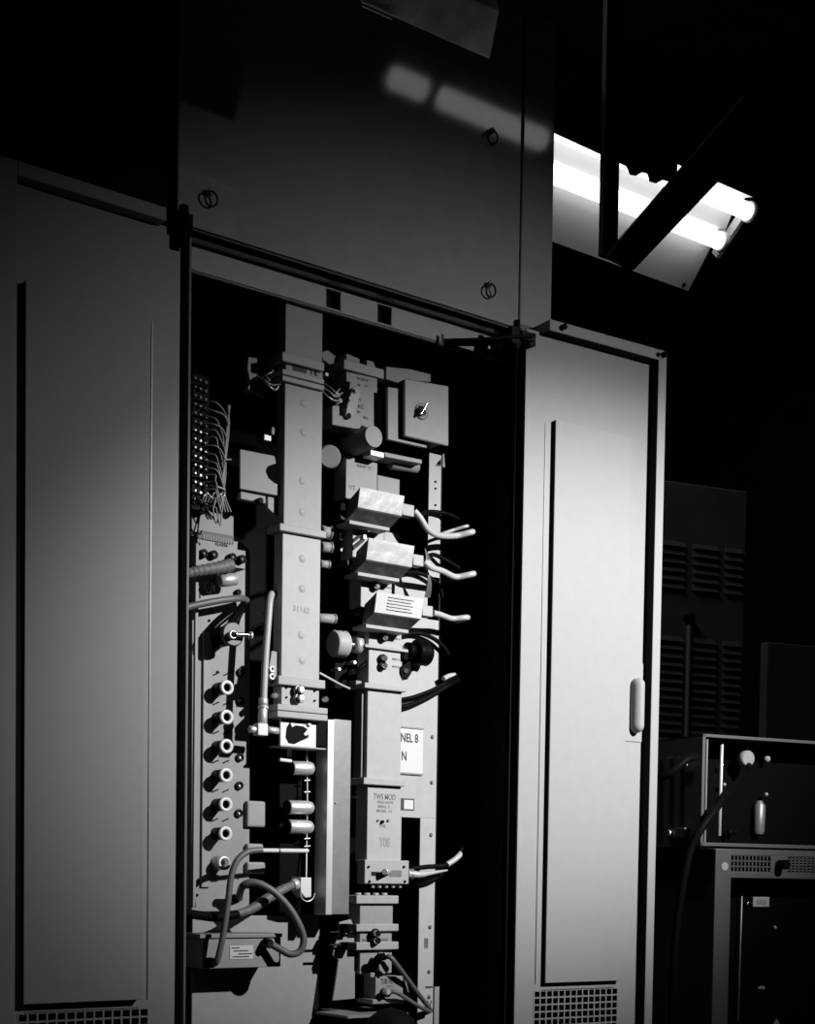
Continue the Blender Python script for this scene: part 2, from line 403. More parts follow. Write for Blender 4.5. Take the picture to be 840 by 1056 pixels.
# --- terminal block with its harness
tb = thing('terminal_block', 'black terminal strip studded with bright screws at the left jamb', 'terminal block', at(207, 530, .09))
pbox('strip_body', 197.5, 386, 216, 527, .085, .03, 'black', tb)
for r in range(15):
    for c_ in range(3):
        px, py = 199.5+c_*5.4, 391+r*8.9+c_*2.2
        c = at(px, py, .085); mb = MB().cyl((c.x, .085, c.z), (c.x, .079, c.z), .0020 if c_ else .0016, 8)
        obj('terminal_screw', mb, 'steel' if r > 5 else 'cable', tb)
for r in range(8): pbox('barrier', 197.5, 395+r*16, 214, 397+r*16, .080, .006, 'black', tb, 0)
hn = thing('wiring_harness', 'laced bundle of thin grey wires fanning out of the terminal strip', 'wires', at(232, 525, .08))
for i in range(15):
    y0 = 414+i*7.6; xr = 236-.6*i+2.5*math.sin(i*2.3); yd = y0+6+8*random.random()
    pipe('wire', [(212, y0, .078), (222, y0+1+2*math.sin(i), .066), (xr-6, yd, .066), (xr-2, yd+14, .07), (230-1.2*math.sin(i), min(yd+46, 506), .074), (226+3*math.sin(i*1.7), 508, .078)], .0011, 'wire', hn, 6)
for k in range(3): pipe('trunk_wire', [(235+k, 418, .075), (236-k, 440, .07), (233-k*.5, 470, .07), (229+k, 495, .07), (229+k*1.5, 512, .074), (232+k*3, 528, .08)], .0012, 'wire', hn, 6)
pipe('lacing', [(228, 478, .066), (233, 474, .062), (238, 474, .068)], .001, 'whitecable', hn, 6); pipe('lacing', [(216, 500.5, .075), (224, 502, .066), (232, 505, .068)], .0013, 'whitecable', hn, 6)
for i in range(7): pipe('wire_end', [(208+i*3, 518, .075), (210+i*3.4, 512-3*(i % 2), .068), (214+i*3, 508+4*(i % 3), .07)], .0012, 'alu', hn, 6)

# --- jack panel (left unit)
jk = thing('jack_panel', 'narrow grey test panel with a column of white ring jacks at left', 'panel', at(230, 940, YJ))
ppoly('face', [(203.5,549),(249,559.5),(256,566),(258,572),(257,940),(197.5,940),(198,640),(203,636)], YJ, .02, 'jack', jk)
pbox('edge_rail', 209, 652, 218, 915, YJ-.004, .004, 'chassis', jk, .0008)
pbox('support_rail', 200.5, 560, 203.5, 936, YJ-.02, .005, 'chassis', jk, .0005)
pbox('upper_block', 197.5, 527, 241, 556, YJ+.004, .02, 'jack', jk)
lpj = pbox('label_strip', 204, 549.5, 241, 558, YJ-.002, .002, 'faintink', jk, .0004)
for i in range(12): pbox('hatch', 210+i*2.5, 550.6+i*.45, 211+i*2.5, 556.2+i*.45, YJ-.0025, .0006, 'cable', lpj, 0)
text('ALARM', 228, 562, 3.4, YJ-.0004, 'ink', jk)
for px, py in ((211,570.5),(221.3,571.8),(240.6,574.6),(250.4,576.4)):
    k = knob('toggle_boot', px, py, 4.6, YJ, .008, 'black', jk); c = at(px, py, YJ-.012); obj('lever', MB().ball((c.x, YJ-.009, c.z), .0022), 'steel', k)
knob('toggle_boot', 246.5, 610.5, 3.2, YJ, .006, 'black', jk)
for px, py in ((205,561),(203,923),(213,724),(213,815),(224,693),(215.5,640),(203,632)): screw(px, py, 1.5, YJ, jk, 'darkmetal')
for px, py in ((249,693),(248.5,722.5),(248,781),(247.5,810),(247,838.5)):
    washer('test_jack', px, py, 4.4, 2.2, YJ, .004, 'darkmetal', jk); knob('jack_pin', px, py, 1.6, YJ, .002, 'alu', jk)
for i, py in enumerate((709, 739.5, 769.5, 799.5, 829.6, 859.6)):
    px = 234-.3*i
    w = washer('ring_jack', px-0, py, 6.8, 4.3, YJ, .026, 'darkmetal', jk); c = at(px, py, YJ-.0275); obj('white_ring', MB().ring((c.x, YJ-.025, c.z), (c.x, YJ-.0285, c.z), .0097, .0054), 'white', w)
    obj('jack_socket', MB().cyl((c.x, YJ, c.z), (c.x, YJ-.016, c.z), .0050), 'black', w)
    obj('socket_pin', MB().cyl((c.x, YJ-.012, c.z), (c.x, YJ-.019, c.z), .0016), 'steel', w)
    for dx, dy in ((-11.5, -14), (-.5, -14)):
        a, b = at(px+dx-3, py+dy+1.5, YJ), at(px+dx+3.5, py+dy-1.5, YJ)
        obj('scribe_mark', MB().tube([(a.x, YJ, a.z), (b.x, YJ, b.z)], .0011, 6), 'darkmetal', jk)
w = washer('ring_jack', 231.5, 890, 7.6, 4.3, YJ, .022, 'alu', jk)
# multi-pin plug with ribbed hose, small connector and clip
pl = thing('multipin_plug', 'ribbed grey hose ending in a multipin plug on the test panel', 'cable', at(222, 600, .08))
hp = [at(x, y, Y) for x, y, Y in ((190,592,.06),(204,589,.058),(222,586,.058),(238,582.5,.064))]
ml = MB(); ml.tube(hp, .0075, 14, 10, lambda t: .0060+.0026*t+.0007*math.sin(t*60)); obj('ribbed_hose', ml, 'sleeve', pl)
a, b = at(226, 599, .075), at(243, 597, .075); obj('plug_shell', MB().cyl(a, b, .0085), 'alu', pl)
a, b = at(222, 589, .09), at(241, 588, .09); obj('latch', MB().box(a.x, b.x, .06, .1, b.z-.003, a.z+.001), 'black', pl, .001)
obj('wire_bail', MB().tube([at(210.5, 598, .085), at(211, 606, .075), at(214, 611.5, .07), (at(217.5, 609, .075)), at(218, 599, .085)], .0012, 8), 'darkmetal', pl); obj('pin', MB().tube([at(220.5, 596, .08), at(220.5, 610, .08)], .001, 6), 'darkmetal', pl)
hs = thing('grey_hose', 'smooth grey hose crossing the test panel to a black lever', 'hose', at(222, 625, .08))
pipe('hose', [(190,627,.06),(204,623.5,.06),(228,619,.06),(247,617,.066),(254,619,.085)], .0046, 'cable', hs)
obj('lever', MB().tube([at(252, 621, .088), at(246, 629, .07), at(237, 643, .06)], .0042, 10), 'black', hs); obj('lever_glint', MB().tube([at(254, 625, .088), at(248, 634, .07), at(242, 643, .062)], .0018, 8), 'chrome', hs)
dk = thing('tuning_dial', 'round dark dial with a short chrome crank on the test panel', 'dial', at(238, 668, .09))
c = at(240, 654, .058); mb = MB(); mb.lathe((c.x, .062, c.z), (c.x, .056, c.z), [(0, .0160), (.5, .0165), (1, .0145)], 28); obj('dial', mb, 'cable', dk); obj('dial_body', MB().cyl((c.x, .1, c.z), (c.x, .062, c.z), .0135), 'black', dk)
c = at(240, 654.5, .05); obj('hub', MB().ring((c.x, .056, c.z), (c.x, .048, c.z), .0055, .0036), 'alu', dk); obj('hub_core', MB().cyl((c.x, .056, c.z), (c.x, .047, c.z), .0034), 'black', dk)
obj('crank', MB().tube([at(243, 654, .046), at(257, 655, .046)], .0026, 10), 'chrome', dk)
obj('crank_end', MB().ring(at(257, 655, .046), at(259.5, 655.2, .046), .0048, .001), 'alu', dk)
# pale blocks behind the test panel edge, right ends cut as a soft shadow edge
for y0, y1, x1, l in ((826, 853, 274, 'tallest of the pale blocks standing behind the test panel edge'), (870, 878, 272, 'thin pale block behind the test panel, level with the probe rod'),
                      (889, 901, 274, 'pale block behind the test panel, just under the probe rod'), (908, 914, 273, 'lowest sliver of pale block behind the test panel, above the looped cable')):
    t = thing('back_block', l, 'block', at(266, y1, .1))
    pbox('block', 255, y0, x1, y1, .092, .02, 'chassis', t, .003); pbox('stand_off', 256, y0+1, 262, y1-1, .112, .05, 'inner', t, .001)

# --- coax line with right-angle fitting
cx = thing('coax_line', 'slim white coaxial line bending up beside the duct from a tee fitting', 'cable', at(271, 758, .05))
pipe('coax', [(285,618,.10),(282,612,.07),(278.5,617,.055),(276.5,640,.05),(273.5,680,.05),(271.5,724,.05)], .0048, 'whitecable', cx)
obj('nut', MB().cyl(at(271.3, 720, .05), at(271.2, 728, .05), .0065, 8), 'alu', cx)
obj('barrel', MB().cyl(at(271, 728, .05), at(270.5, 748, .05), .0062), 'alu', cx); obj('collar', MB().cyl(at(271.3, 728, .05), at(271.2, 731, .05), .0074), 'alu', cx)
pbox('tee_block', 266, 746, 276.5, 758.5, .043, .014, 'white', cx); a, b = at(276, 752.5, .05), at(286.5, 754, .05); obj('stub', MB().cyl(a, b, .0048), 'alu', cx)
a, b = at(257, 752, .05), at(265, 752.5, .05); obj('stub', MB().cyl(a, b, .0048), 'alu', cx)
br = thing('tuner_bracket', 'small pale bracket with two ring screws between coax line and duct', 'bracket', at(281, 706, .07))
ppoly('plate', [(280,671),(286,672),(286,700),(280,706),(276,703),(277,690),(279,678)], .052, .01, 'wave', br)
for py in (690, 697.5): washer('ring_screw', 281, py, 3.6, 1.6, .052, .008, 'alu', br)
pipe('thin_wire', [(262,631,.09),(270,632.5,.08),(279,634,.08)], .0012, 'whitecable', br, 6)

# --- capacitor board under the duct
cb = thing('capacitor_board', 'black board with three bright metal cans below the waveguide duct', 'circuit board', at(312, 942, .09))
ppoly('board', [(288,771.5),(336,771.5),(336,930),(329,938),(322,943),(300,943),(288,940)], .095, .006, 'black', cb)
for i, (y0, y1, x0, x1) in enumerate(((784.6,799.5,300.5,322.5),(825,840,297,322),(845,860,297,321.7))):
    ym = (y0+y1)/2; a, b = at(x0, ym, .075), at(x1, ym+.6, .075)
    mb = MB(); mb.lathe(a, b, [(0, .0090), (.04, .0098), (.80, .0098), (.93, .0085), (1, .0055)], 24); cn = obj('metal_can', mb, 'alu', cb)
    a2 = at(x0-2, ym, .075); obj('can_seal', MB().cyl(a2, a, .0098), 'black', cn)
pipe('lead', [(288,783.5,.07),(300,785,.072)], .0026, 'white', cb)
pipe('bus_wire', [(316.5,775,.08),(316.5,830,.08),(316,865,.085),(315.5,906,.08)], .0013, 'alu', cb, 8)
for px, py in ((332,791),(331.5,832),(331,852),(331.5,936)): screw(px, py, 1.3, .095, cb, 'alu')
for py in (805, 817, 865, 873): pipe('bus_tick', [(313.5,py,.08),(319.5,py-.5,.08)], .001, 'alu', cb, 6)
c = at(316.5, 781, .075); obj('bead', MB().ball(c, .0022, (1, 1, 2)), 'white', cb)
ppoly('square_connector', [(310,905),(321,905),(321,925),(315,926),(310,920)], .07, .025, 'white', cb)
c = at(317, 921, .07); obj('chain', MB().torus(c, (0, 1, 0), .0115, .001, 26, 6, 90, 270), 'alu', cb)
# --- channel bar
cbz = thing('channel_bar', 'upright bright metal channel bar hanging between the two columns', 'bar', at(350, 943, .06))
pbox('web', 342.5, 742, 361, 943, .06, .03, 'steel', cbz, .0008); pbox('lit_edge', 336.8, 742, 343.5, 943.5, .055, .03, 'alu', cbz, .0008)  # left strip's stronger light is put into a brighter metal
screw(346, 828, 1, .06, cbz, 'white')

# --- lower blank panel
lpn = thing('blanking_plate', 'blank grey panel filling the cabinet bottom left under the power box', 'panel', at(265, 1250, YP))
X0 = at(198, 1000, YP).x; X1 = at(329, 1000, YP).x
obj('sheet', MB().box(X0, X1, YP, YP+.004, .35, at(320, 944, YP).z), 'chassis', lpn, .001)
# --- power box
pbx = thing('junction_box', 'low grey junction box with a white label and two plugs', 'box', at(250, 998, .061))
pbody = pbox('housing', 208.5, 967, 289.5, 998, .061, YP-.062, 'chassis', pbx, .001)
lid = MB(); x0, x1, z0, z1 = rect(205, 963, 290, 967, .061); lid.box(x0, x1, .058, YP-.002, z0, z1); obj('lid', lid, 'jack', pbx, .0008)
pbox('sticker', 237, 975, 261, 989, .0602, .0008, 'paper', pbx, 0); 
for k, (a_, b_) in enumerate(((239, 247), (241, 256), (246, 260), (240, 257))): pbox('print_line', a_, 977+k*3, b_, 978+k*3, .0597, .0006, 'ink', pbx, 0)
knob('socket', 219, 993, 5.5, .061, .012, 'black', pbx); knob('socket', 278, 973, 5.0, .061, .014, 'black', pbx)
ca = thing('probe_cable', 'grey cable rising from the junction box to a white probe rod', 'cable', at(226, 995, .05))
pipe('cable', [(220,994,.05),(224,990,.04),(230,964,.036),(235,930,.036),(238,905,.036),(244,888,.036),(254,879,.036),(264,877,.036),(270,876.8,.036)], .0042, 'cable', ca)
pipe('probe_rod', [(269,877,.036),(317,877.5,.05)], .0030, 'white', ca); pipe('probe_band', [(287.5,877.1,.04),(288.5,877.2,.04)], .0034, 'steel', ca)
cb2 = thing('looped_cable', 'dark cable looping from the test panel round to the junction box', 'cable', at(305, 985, .04))
pipe('cable', [(247,926,.098),(247,922,.08),(251,913,.06),(262,910,.05),(280,918,.04),(297,935,.034),(309,955,.03),(313,970,.03),(309,981,.032),(299,984,.036),(289,979,.042),(280,974,.048)], .0050, 'cable', cb2)
knob('plug', 279, 974, 4.2, .055, .012, 'darkmetal', cb2); knob('gland', 244, 926, 4, YJ, .01, 'black', cb2)
cc = thing('braided_cable', 'braided cable bundle running from the jamb up to the square connector', 'cable', at(250, 945, .06))
pipe('jacket', [(190,941,.05),(205,944,.055),(225,946,.06),(245,943,.062)], .0062, 'blackcable', cc)
ml = MB(); ml.tube([at(243,943,.062), at(258,938,.062), at(275,927,.062), at(290,918,.066), at(303,912,.075)], .006, 12, 8, lambda t: .0052+.0018*math.sin(math.pi*t)+.0003*math.sin(t*80)); obj('braid', ml, 'sleeve', cc)
obj('plug_collar', MB().cyl(at(301, 913, .074), at(306, 911.5, .076), .008), 'alu', cc)

# ================================================================= right column
# --- rack mounting panel and rail behind
rp = thing('mounting_panel', 'tall pale perforated mounting plate behind the right column, with channel card', 'panel', at(440, 1100, YR))
XRr = at(450, 800, YR).x
def XX(px, py): return at(px, py, YR).x
def ZZ(px, py): return at(px, py, YR).z
mb = MB()
mb.box(XX(441.5, 540), XRr, YR, YR+.003, ZZ(448, 640), ZZ(448, 468))                    # slim rail
mb.box(XX(405, 740), XRr, YR, YR+.003, ZZ(420, 843), ZZ(420, 590))                    # wide plate
mb.box(XX(405, 870), XX(413.5, 870), YR, YR+.003, ZZ(400, 915), ZZ(420, 843))
mb.box(XX(432.5, 900), XRr, YR, YR+.003, .5, ZZ(442, 843))
face = obj('plate', mb, 'wave2', rp, .0006)
obj('edge_return', MB().box(XRr, XRr+.0025, YR, YR+.05, .5, ZZ(448, 468)), 'inner', rp)
obj('foot_plate', MB().box(XX(440, 1040), XX(455, 1040), YR+.006, YR+.01, .5, ZZ(450, 1018)), 'chassis', rp)
for px, py in ((448.5,497),(448.5,504),(448.5,521)): screw(px, py, 1.2, YR, rp, 'black', 'hole')
for px, py in ((445.5,760),(444.8,807),(444,861),(443,956),(442,1002),(442,1028)): screw(px, py, 2.4, YR, rp, 'steel')
card = pbox('channel_card', 406, 751.5, 436, 797, YR-.0015, .0012, 'paper', rp, .0003)
text('NEL 8', 422, 761.5, 10, YR-.0018, 'ink', card, xs=.72); text('N', 416.5, 780, 10.5, YR-.0018, 'ink', card, xs=.7)
pbox('card_edge', 406, 749.5, 437, 751, YR-.003, .003, 'steel', rp, 0); pbox('card_edge', 406, 797, 436, 798.6, YR-.003, .003, 'steel', rp, 0)
sq = pbox('square_window', 413, 823.5, 427, 835.5, YR-.001, .001, 'ink', rp, 0); pbox('window_card', 416.5, 825, 426, 834.5, YR-.0016, .001, 'paper', sq, 0)
tl = pbox('rail_label', 437.5, 967, 441.5, 978, YR-.0006, .0006, 'jack', rp, 0)
for k in range(3): pbox('print', 438+k*1.2, 968, 438.6+k*1.2, 977, YR-.001, .0004, 'ink', tl, 0)
pbox('arrow_label', 438.5, 1017, 446, 1019, YR-.0006, .0006, 'ink', rp, 0)
ar = at(442.3, 1040, YR); obj('arrow_mark', MB().prism([(ar.x-.004, ar.z+.012), (ar.x-.0025, ar.z+.012), (ar.x, ar.z), (ar.x+.0025, ar.z+.012), (ar.x+.004, ar.z+.012), (ar.x, ar.z-.006)], YR-.001, YR), 'ink', rp)

# --- the filter column
Y2 = .07
fc = thing('filter_column', 'right stack of pale flanged filter sections with stencilled lettering', 'waveguide', at(395, 1000, Y2))
pbox('flange', 354.5, 375.5, 396, 385.5, Y2-.004, .045, 'flange', fc)
ppoly('stub', [(357,364),(371,370),(371,375),(357,371)], Y2, .03, 'wave', fc); ppoly('stub', [(378,371),(385,373),(388,380),(378,378)], Y2, .03, 'wave', fc)
body = ppoly('filter_body', [(357,383),(389,390),(389,405.5),(394,412),(394,450),(373,438.5),(371,442),(365,442),(342.5,438),(342.5,418),(350,418),(350,428),(356,430),(361,394),(357,393)], Y2, .035, 'wave', fc)
for (s_, x, y, hh) in (('FILTER BP', 374, 391.5, 2.6), ('68', 370, 397, 2.6), ('3.9', 377, 398, 2.6), ('31', 371, 412, 3.4), ('KC', 372, 419.5, 4), ('MC', 370, 425, 2.4), ('BELL', 377, 431, 2.6)):
    text(s_, x, y, hh, Y2-.0003, 'ink', body)
lv = ppoly('tuning_lever', [(364.5,399),(369.5,400),(372,405),(366,427),(361,432),(356.5,428),(358,418),(361,408)], Y2-.006, .006, 'wave2', fc)
knob('lever_screw', 367.5, 403, 2.4, Y2-.006, .004, 'chrome', lv); knob('lever_screw', 361.5, 411, 2.4, Y2-.006, .004, 'chrome', lv); knob('lever_hole', 360, 428.5, 2.8, Y2-.006, .001, 'black', lv)
c = at(384.5, 450.5, .035)
mb = MB(); mb.lathe((c.x, .09, c.z), (c.x, .033, c.z), [(0, .0165), (.3, .0165), (.45, .0150), (.95, .0150), (1, .0142)], 28); obj('round_cap', mb, 'wave', fc)
pbox('cap_foot', 382, 465, 396, 471, Y2-.02, .02, 'alu', fc)
# side tuner pieces hanging behind
tb2 = pbox('lower_body', 356.5, 474, 389, 517, Y2+.006, .03, 'wave', fc); text('ADJUST 7.2', 375, 481.5, 2.8, Y2+.0057, 'ink', tb2); text('VT', 363, 503, 5, Y2+.0057, 'faintink', tb2)
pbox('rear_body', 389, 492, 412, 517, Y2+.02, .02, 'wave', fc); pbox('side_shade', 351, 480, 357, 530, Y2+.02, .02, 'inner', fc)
obj('drum', MB().cyl(at(337, 472, .10), at(340, 471, .08), .016), 'wave', fc)
Y3 = .078
def plate(x0, y0, x1, y1, kn, name='detector_plate'):
    p = pbox(name, x0, y0, x1, y1, Y3, .03, 'wave2', fc)
    for px, py in kn:
        c = at(px, py, Y3-.01); obj('tuning_screw', MB().cyl((c.x, Y3, c.z), (c.x, Y3-.012, c.z), .0036), 'chrome', p)
        obj('lock_nut', MB().ring((c.x, Y3, c.z), (c.x, Y3-.006, c.z), .0062, .0036), 'darkmetal', p)
        text('MOD A', px+11, py+1.5, 2.2, Y3-.0003, 'ink', p)
    return p
p1 = plate(363.5, 540, 396, 585, ((381, 545.5),)); pbox('tuner_tab', 396, 549, 411, 560, Y3+.01, .01, 'wave2', fc)
ppoly('dark_strap', [(364,556),(376,547),(376,551),(364,560)], Y3-.003, .003, 'darkmetal', fc); ppoly('dark_strap', [(364,563),(376,553),(376,558),(364,568)], Y3-.003, .003, 'darkmetal', fc)
pbox('bright_clip', 374.5, 544, 378, 556, Y3-.006, .006, 'alu', fc)
p2 = plate(372, 588, 404, 628, ((389, 596.5), (389, 604.5)))
p3 = plate(380, 644, 414, 668, ((397.5, 650.3), (397.5, 657.5))); p4 = plate(380, 667, 414.5, 707, ((397, 678.7), (397, 686.3)))
pbox('flange', 376.5, 667, 421, 670, Y3-.006, .04, 'flange', fc, .0006)
pbox('flange', 376, 706, 419, 711.5, Y3-.008, .045, 'flange', fc)
d1 = pbox('duct_section', 378.5, 711, 413.5, 805, Y3, .03, 'wave2', fc)
pbox('side_rib', 372.5, 712, 378.5, 802, Y3+.008, .02, 'steel', fc)
pbox('flange', 375, 803, 417.5, 810, Y3-.008, .045, 'flange', fc)
d2 = pbox('stencilled_section', 378.5, 809.5, 413, 890, Y3, .03, 'wave2', fc)
text('TWS MOD', 396.5, 822, 6.5, Y3-.0003, 'faintink', d2, xs=.72); text('FREQ 6A/7B', 397, 827.5, 3, Y3-.0003, 'faintink', d2); text('SERIAL 21', 396, 832, 3, Y3-.0003, 'faintink', d2); text('MODEL  1A', 396, 836.5, 3, Y3-.0003, 'faintink', d2)
text('TYPE', 394, 852, 3.4, Y3-.0003, 'faintink', d2, xs=.9); text('Y08', 396.5, 869, 11, Y3-.0003, 'ghostink', d2, xs=.6)
knob('adjuster', 395, 847.5, 1.9, Y3, .004, 'black', d2); knob('adjuster', 390.5, 846, 1.2, Y3, .003, 'steel', d2); knob('adjuster', 401, 846, 1.6, Y3, .003, 'steel', d2)
ef = pbox('end_flange', 376, 887, 421.5, 911.5, Y3-.008, .02, 'flange', fc)
for px, py in ((379.5,894),(416,894),(380.5,909),(417,909)): screw(px, py, 1.5, Y3-.008, ef, 'black')
pbox('slot', 383, 899, 391, 903, Y3-.0088, .001, 'darkmetal', ef, 0); pbox('slot', 402, 897.5, 414, 904, Y3-.0088, .001, 'steel', ef, 0)
cn = obj('probe', MB().cyl((at(397, 899, Y3).x, Y3-.008, at(397, 899, Y3).z), (at(397, 899, .055).x, .056, at(397, 899, .055).z), .0045), 'alu', ef)
for k in range(5): c = at(384+k*7, 911.5, Y3); obj('stud', MB().cyl((c.x, Y3, c.z-.006), (c.x, Y3, c.z+.001), .0028, 10), 'flange', ef)
# lower sections
pbox('flange', 367.5, 923.5, 411, 932, Y2-.006, .045, 'flange', fc)
for px in (373, 382, 391, 400): c = at(px, 923, Y2); obj('stud', MB().cyl((c.x, Y2+.01, c.z-.001), (c.x, Y2+.01, c.z+.003), .005, 10), 'flange', fc)
pbox('duct_section', 371, 932, 405, 954, Y2, .032, 'wave', fc)
pbox('flange', 367.5, 953, 411, 960.5, Y2-.006, .045, 'flange', fc)
p5 = pbox('tuner_section', 371, 960, 404, 972, Y2, .032, 'wave', fc)
pbox('flange', 367.5, 971.5, 411, 979.5, Y2-.006, .045, 'flange', fc)
for py in (962.5, 970):
    c = at(388.5, py, Y2-.012); obj('tuning_screw', MB().cyl((c.x, Y2, c.z), (c.x, Y2-.016, c.z), .0048), 'chrome', p5); obj('lock_nut', MB().ring((c.x, Y2, c.z), (c.x, Y2-.01, c.z), .0068, .0045), 'darkmetal', p5)
pbox('tuner_label', 374, 968, 400, 970, Y2-.001, .001, 'steel', p5, 0)
pbox('side_clamp', 358, 953, 367, 960, Y2-.012, .02, 'black', fc); pbox('side_clamp', 358, 972, 367, 979, Y2-.012, .02, 'black', fc)
pipe('tie_rod', [(340,961.5,.072),(367,961,.072)], .0018, 'darkmetal', fc); pipe('tie_rod', [(340,974.5,.072),(367,974.5,.072)], .0018, 'darkmetal', fc)
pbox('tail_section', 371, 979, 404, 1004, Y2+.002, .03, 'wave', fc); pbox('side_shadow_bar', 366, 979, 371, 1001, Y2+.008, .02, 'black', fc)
# thumb wheels
for (px, py, m_, r_, lbl) in ((349, 664, 'wave2', .019, 'left'), (433.5, 673, 'black', .019, 'right')):
    a, b = at(px-6, py-.4, .085), at(px+7, py+.8, .085)
    mb = MB(); mb.lathe(a, b, [(0, r_*.9), (.1, r_), (.3, r_*.94), (.5, r_), (.7, r_*.94), (.9, r_), (1, r_*.9)], 30)
    tw = obj('thumb_wheel', mb, m_, fc)
    ends = ((b, at(378, 665, .09)) if lbl == 'left' else (at(414, 669, .09), a))
    obj('wheel_shaft', MB().cyl(ends[0], ends[1], .0045), 'chrome', tw)
    m2 = ends[0].lerp(ends[1], .5 if lbl == 'left' else .55); obj('shaft_collar', MB().ring(m2-Vector((.004, 0, 0)), m2+Vector((.006, 0, 0)), .012, .006), 'alu' if lbl == 'left' else 'black', tw)
ppoly('hook_bracket', [(413,688),(423,681),(424.5,694),(420,701),(415,699),(413,694)], .075, .02, 'black', fc); knob('bracket_screw', 419.5, 691.5, 3, .075, .004, 'chrome', fc)
pbox('bracket_tab', 416, 672, 421, 681, .072, .02, 'black', fc)

# --- wafer box: square box with a centre selector
sb = thing('square_control_box', 'pale square box with a single round selector, top right of the interior', 'box', at(440, 463, .04))
ppoly('front', [(417.4,390.4),(462.6,398),(462.6,460),(417.4,449.5)], .035, .006, 'wave', sb, .0018)
ppoly('casing', [(399.8,399),(411,400.5),(411.5,452),(440,458),(440,462),(399.8,453)], .047, .006, 'wave', sb, .0008)
X0, X1 = at(418.5, 420, .041).x, at(461, 430, .041).x
obj('shell', MB().box(X0, X1-.002, .041, .10, at(440, 452, .041).z, at(440, 396, .041).z), 'black', sb)
ppoly('top_bracket', [(398,378),(423,380.5),(444,386),(444,394),(418,392),(411,395),(398,391)], .08, .02, 'chassis', sb)
wsh = washer('selector_ring', 435.3, 424, 9.2, 5, .035, .002, 'jack', sb); kn = knob('selector', 435.3, 423.5, 5, .035, .008, 'darkmetal', sb)
a, b = at(434, 427, .024), at(440, 416, .022); obj('selector_pointer', MB().tube([a, b], .0022, 8), 'chrome', kn)
ppoly('under_plate', [(396,466),(435,474),(435,478.5),(397,471)], .06, .03, 'wave', sb); obj('under_cylinder', MB().cyl(at(402, 478, .085), at(430, 482, .085), .0085), 'jack', sb)
ppoly('support_tab', [(458,467),(459,482),(447,481)], .1, .02, 'wave', sb); knob('tab_hole', 453.5, 477, 2, .1, .002, 'black', sb)
# diagonal brace beyond
ds = tag(ppoly('diagonal_brace', [(476,373),(495,379),(468,413),(458,404)], .30, .006, 'chassis', None), 'grey diagonal strap high in the dark behind the square box', 'brace')

# --- three foil boxes
def foil(front, base, label, nib, order):
    A, B_, C_, D_ = [at(x, y, .03) for x, y in front]
    X0, X1 = (A.x+D_.x)/2, (B_.x+C_.x)/2; zt, zb = (A.z+B_.z)/2, (C_.z+D_.z)/2
    zt = at((front[0][0]+front[1][0])/2, (front[0][1]+front[1][1])/2, .03).z; zb = at((front[2][0]+front[3][0])/2, (front[2][1]+front[3][1])/2, .03).z
    # tilt upward about its base: outward axis n, up axis v
    a = rad(24); n = Vector((0, -math.cos(a), math.sin(a))); v = Vector((0, -math.sin(a)*.45, math.cos(a))).normalized()
    o = Vector(((X0+X1)/2, .03, (zt+zb)/2)); hw = (X1-X0)/2; hh = (zt-zb)/2/v.z
    x = Vector((1, 0, 0)); dp = .034
    t = thing('foil_covered_box', label, 'box', o - v*hh - n*-.02, 0, None)
    def Q(sx, sv, d): return o + x*hw*sx + v*hh*sv - n*d
    mb = MB().hexa([Q(-1,-1,.004), Q(1,-1,.004), Q(1,1,.004), Q(-1,1,.004), Q(-1,-1,dp), Q(1,-1,dp), Q(1,1,dp), Q(-1,1,dp)])
    obj('casing', mb, 'foilside', t, .0008)
    mb = MB(); N = 10; K = 5; rows = []
    for j in range(K+1): rows.append([Q(-1+2*i/N, -1+2*j/K, (.0 + .0007*random.random()) if 0 < i < N and 0 < j < K else .0005) for i in range(N+1)])
    vs = [p for r_ in rows for p in r_]; fs = [(j*(N+1)+i, j*(N+1)+i+1, (j+1)*(N+1)+i+1, (j+1)*(N+1)+i) for j in range(K) for i in range(N)]
    mb.add(vs, fs, True)
    bk = [Q(-1,-1,.004), Q(1,-1,.004), Q(1,1,.004), Q(-1,1,.004)]; mb.add(bk, [(3,2,1,0)])
    fr = [0, N, (K+1)*(N+1)-1, K*(N+1)]
    mb.add([vs[fr[0]], vs[fr[1]], vs[fr[2]], vs[fr[3]]]+bk, [(0,1,5,4),(1,2,6,5),(2,3,7,6),(3,0,4,7)])
    obj('foil_lid', mb, 'foil' if order < 2 else 'paper', t)
    p, q = Q(-1, -1, dp), Q(.80, -1, dp); zf = p.z
    obj('base_flange', MB().box(p.x-.001, q.x, p.y-.012, p.y+.022, zf-.0055, zf-.0005), 'flange', t, .0006)
    nx0, ny0, nx1, ny1 = nib
    pbox('connector', nx0, ny0, nx1, ny1, .038, .016, 'wave2', t, .001)
    return t, Q
t1, Q1 = foil([(370.3,502.5),(415.7,511.5),(415.7,531.4),(370.3,522.2)], [(360.7,538.8),(402.4,544)], 'topmost of the three foil-faced boxes on the right column', (415,520,427,532), 0)
t2, Q2 = foil([(378.9,555),(426,563),(426,583.9),(379.3,576.8)], [(368.8,590),(411.6,597)], 'middle one of the three foil-faced boxes on the right column', (426,572,436.7,583.5), 1)
t3, Q3 = foil([(387.5,609.6),(435.6,618),(435.6,637.4),(387.5,631)], [(376.7,643),(422.8,647)], 'lowest of the three foil-faced boxes, its front a plain white label', (435.5,624.5,446.3,635.5), 2)
for k in range(5):
    c = Q3(0, .6-.3*k, -.0012); mb = MB(); mb.box(c.x-.021, c.x+.024-.004*(k % 2), c.y-.0003, c.y+.0003, c.z-.0007, c.z+.0007); obj('print_line', mb, 'wave2', t3)
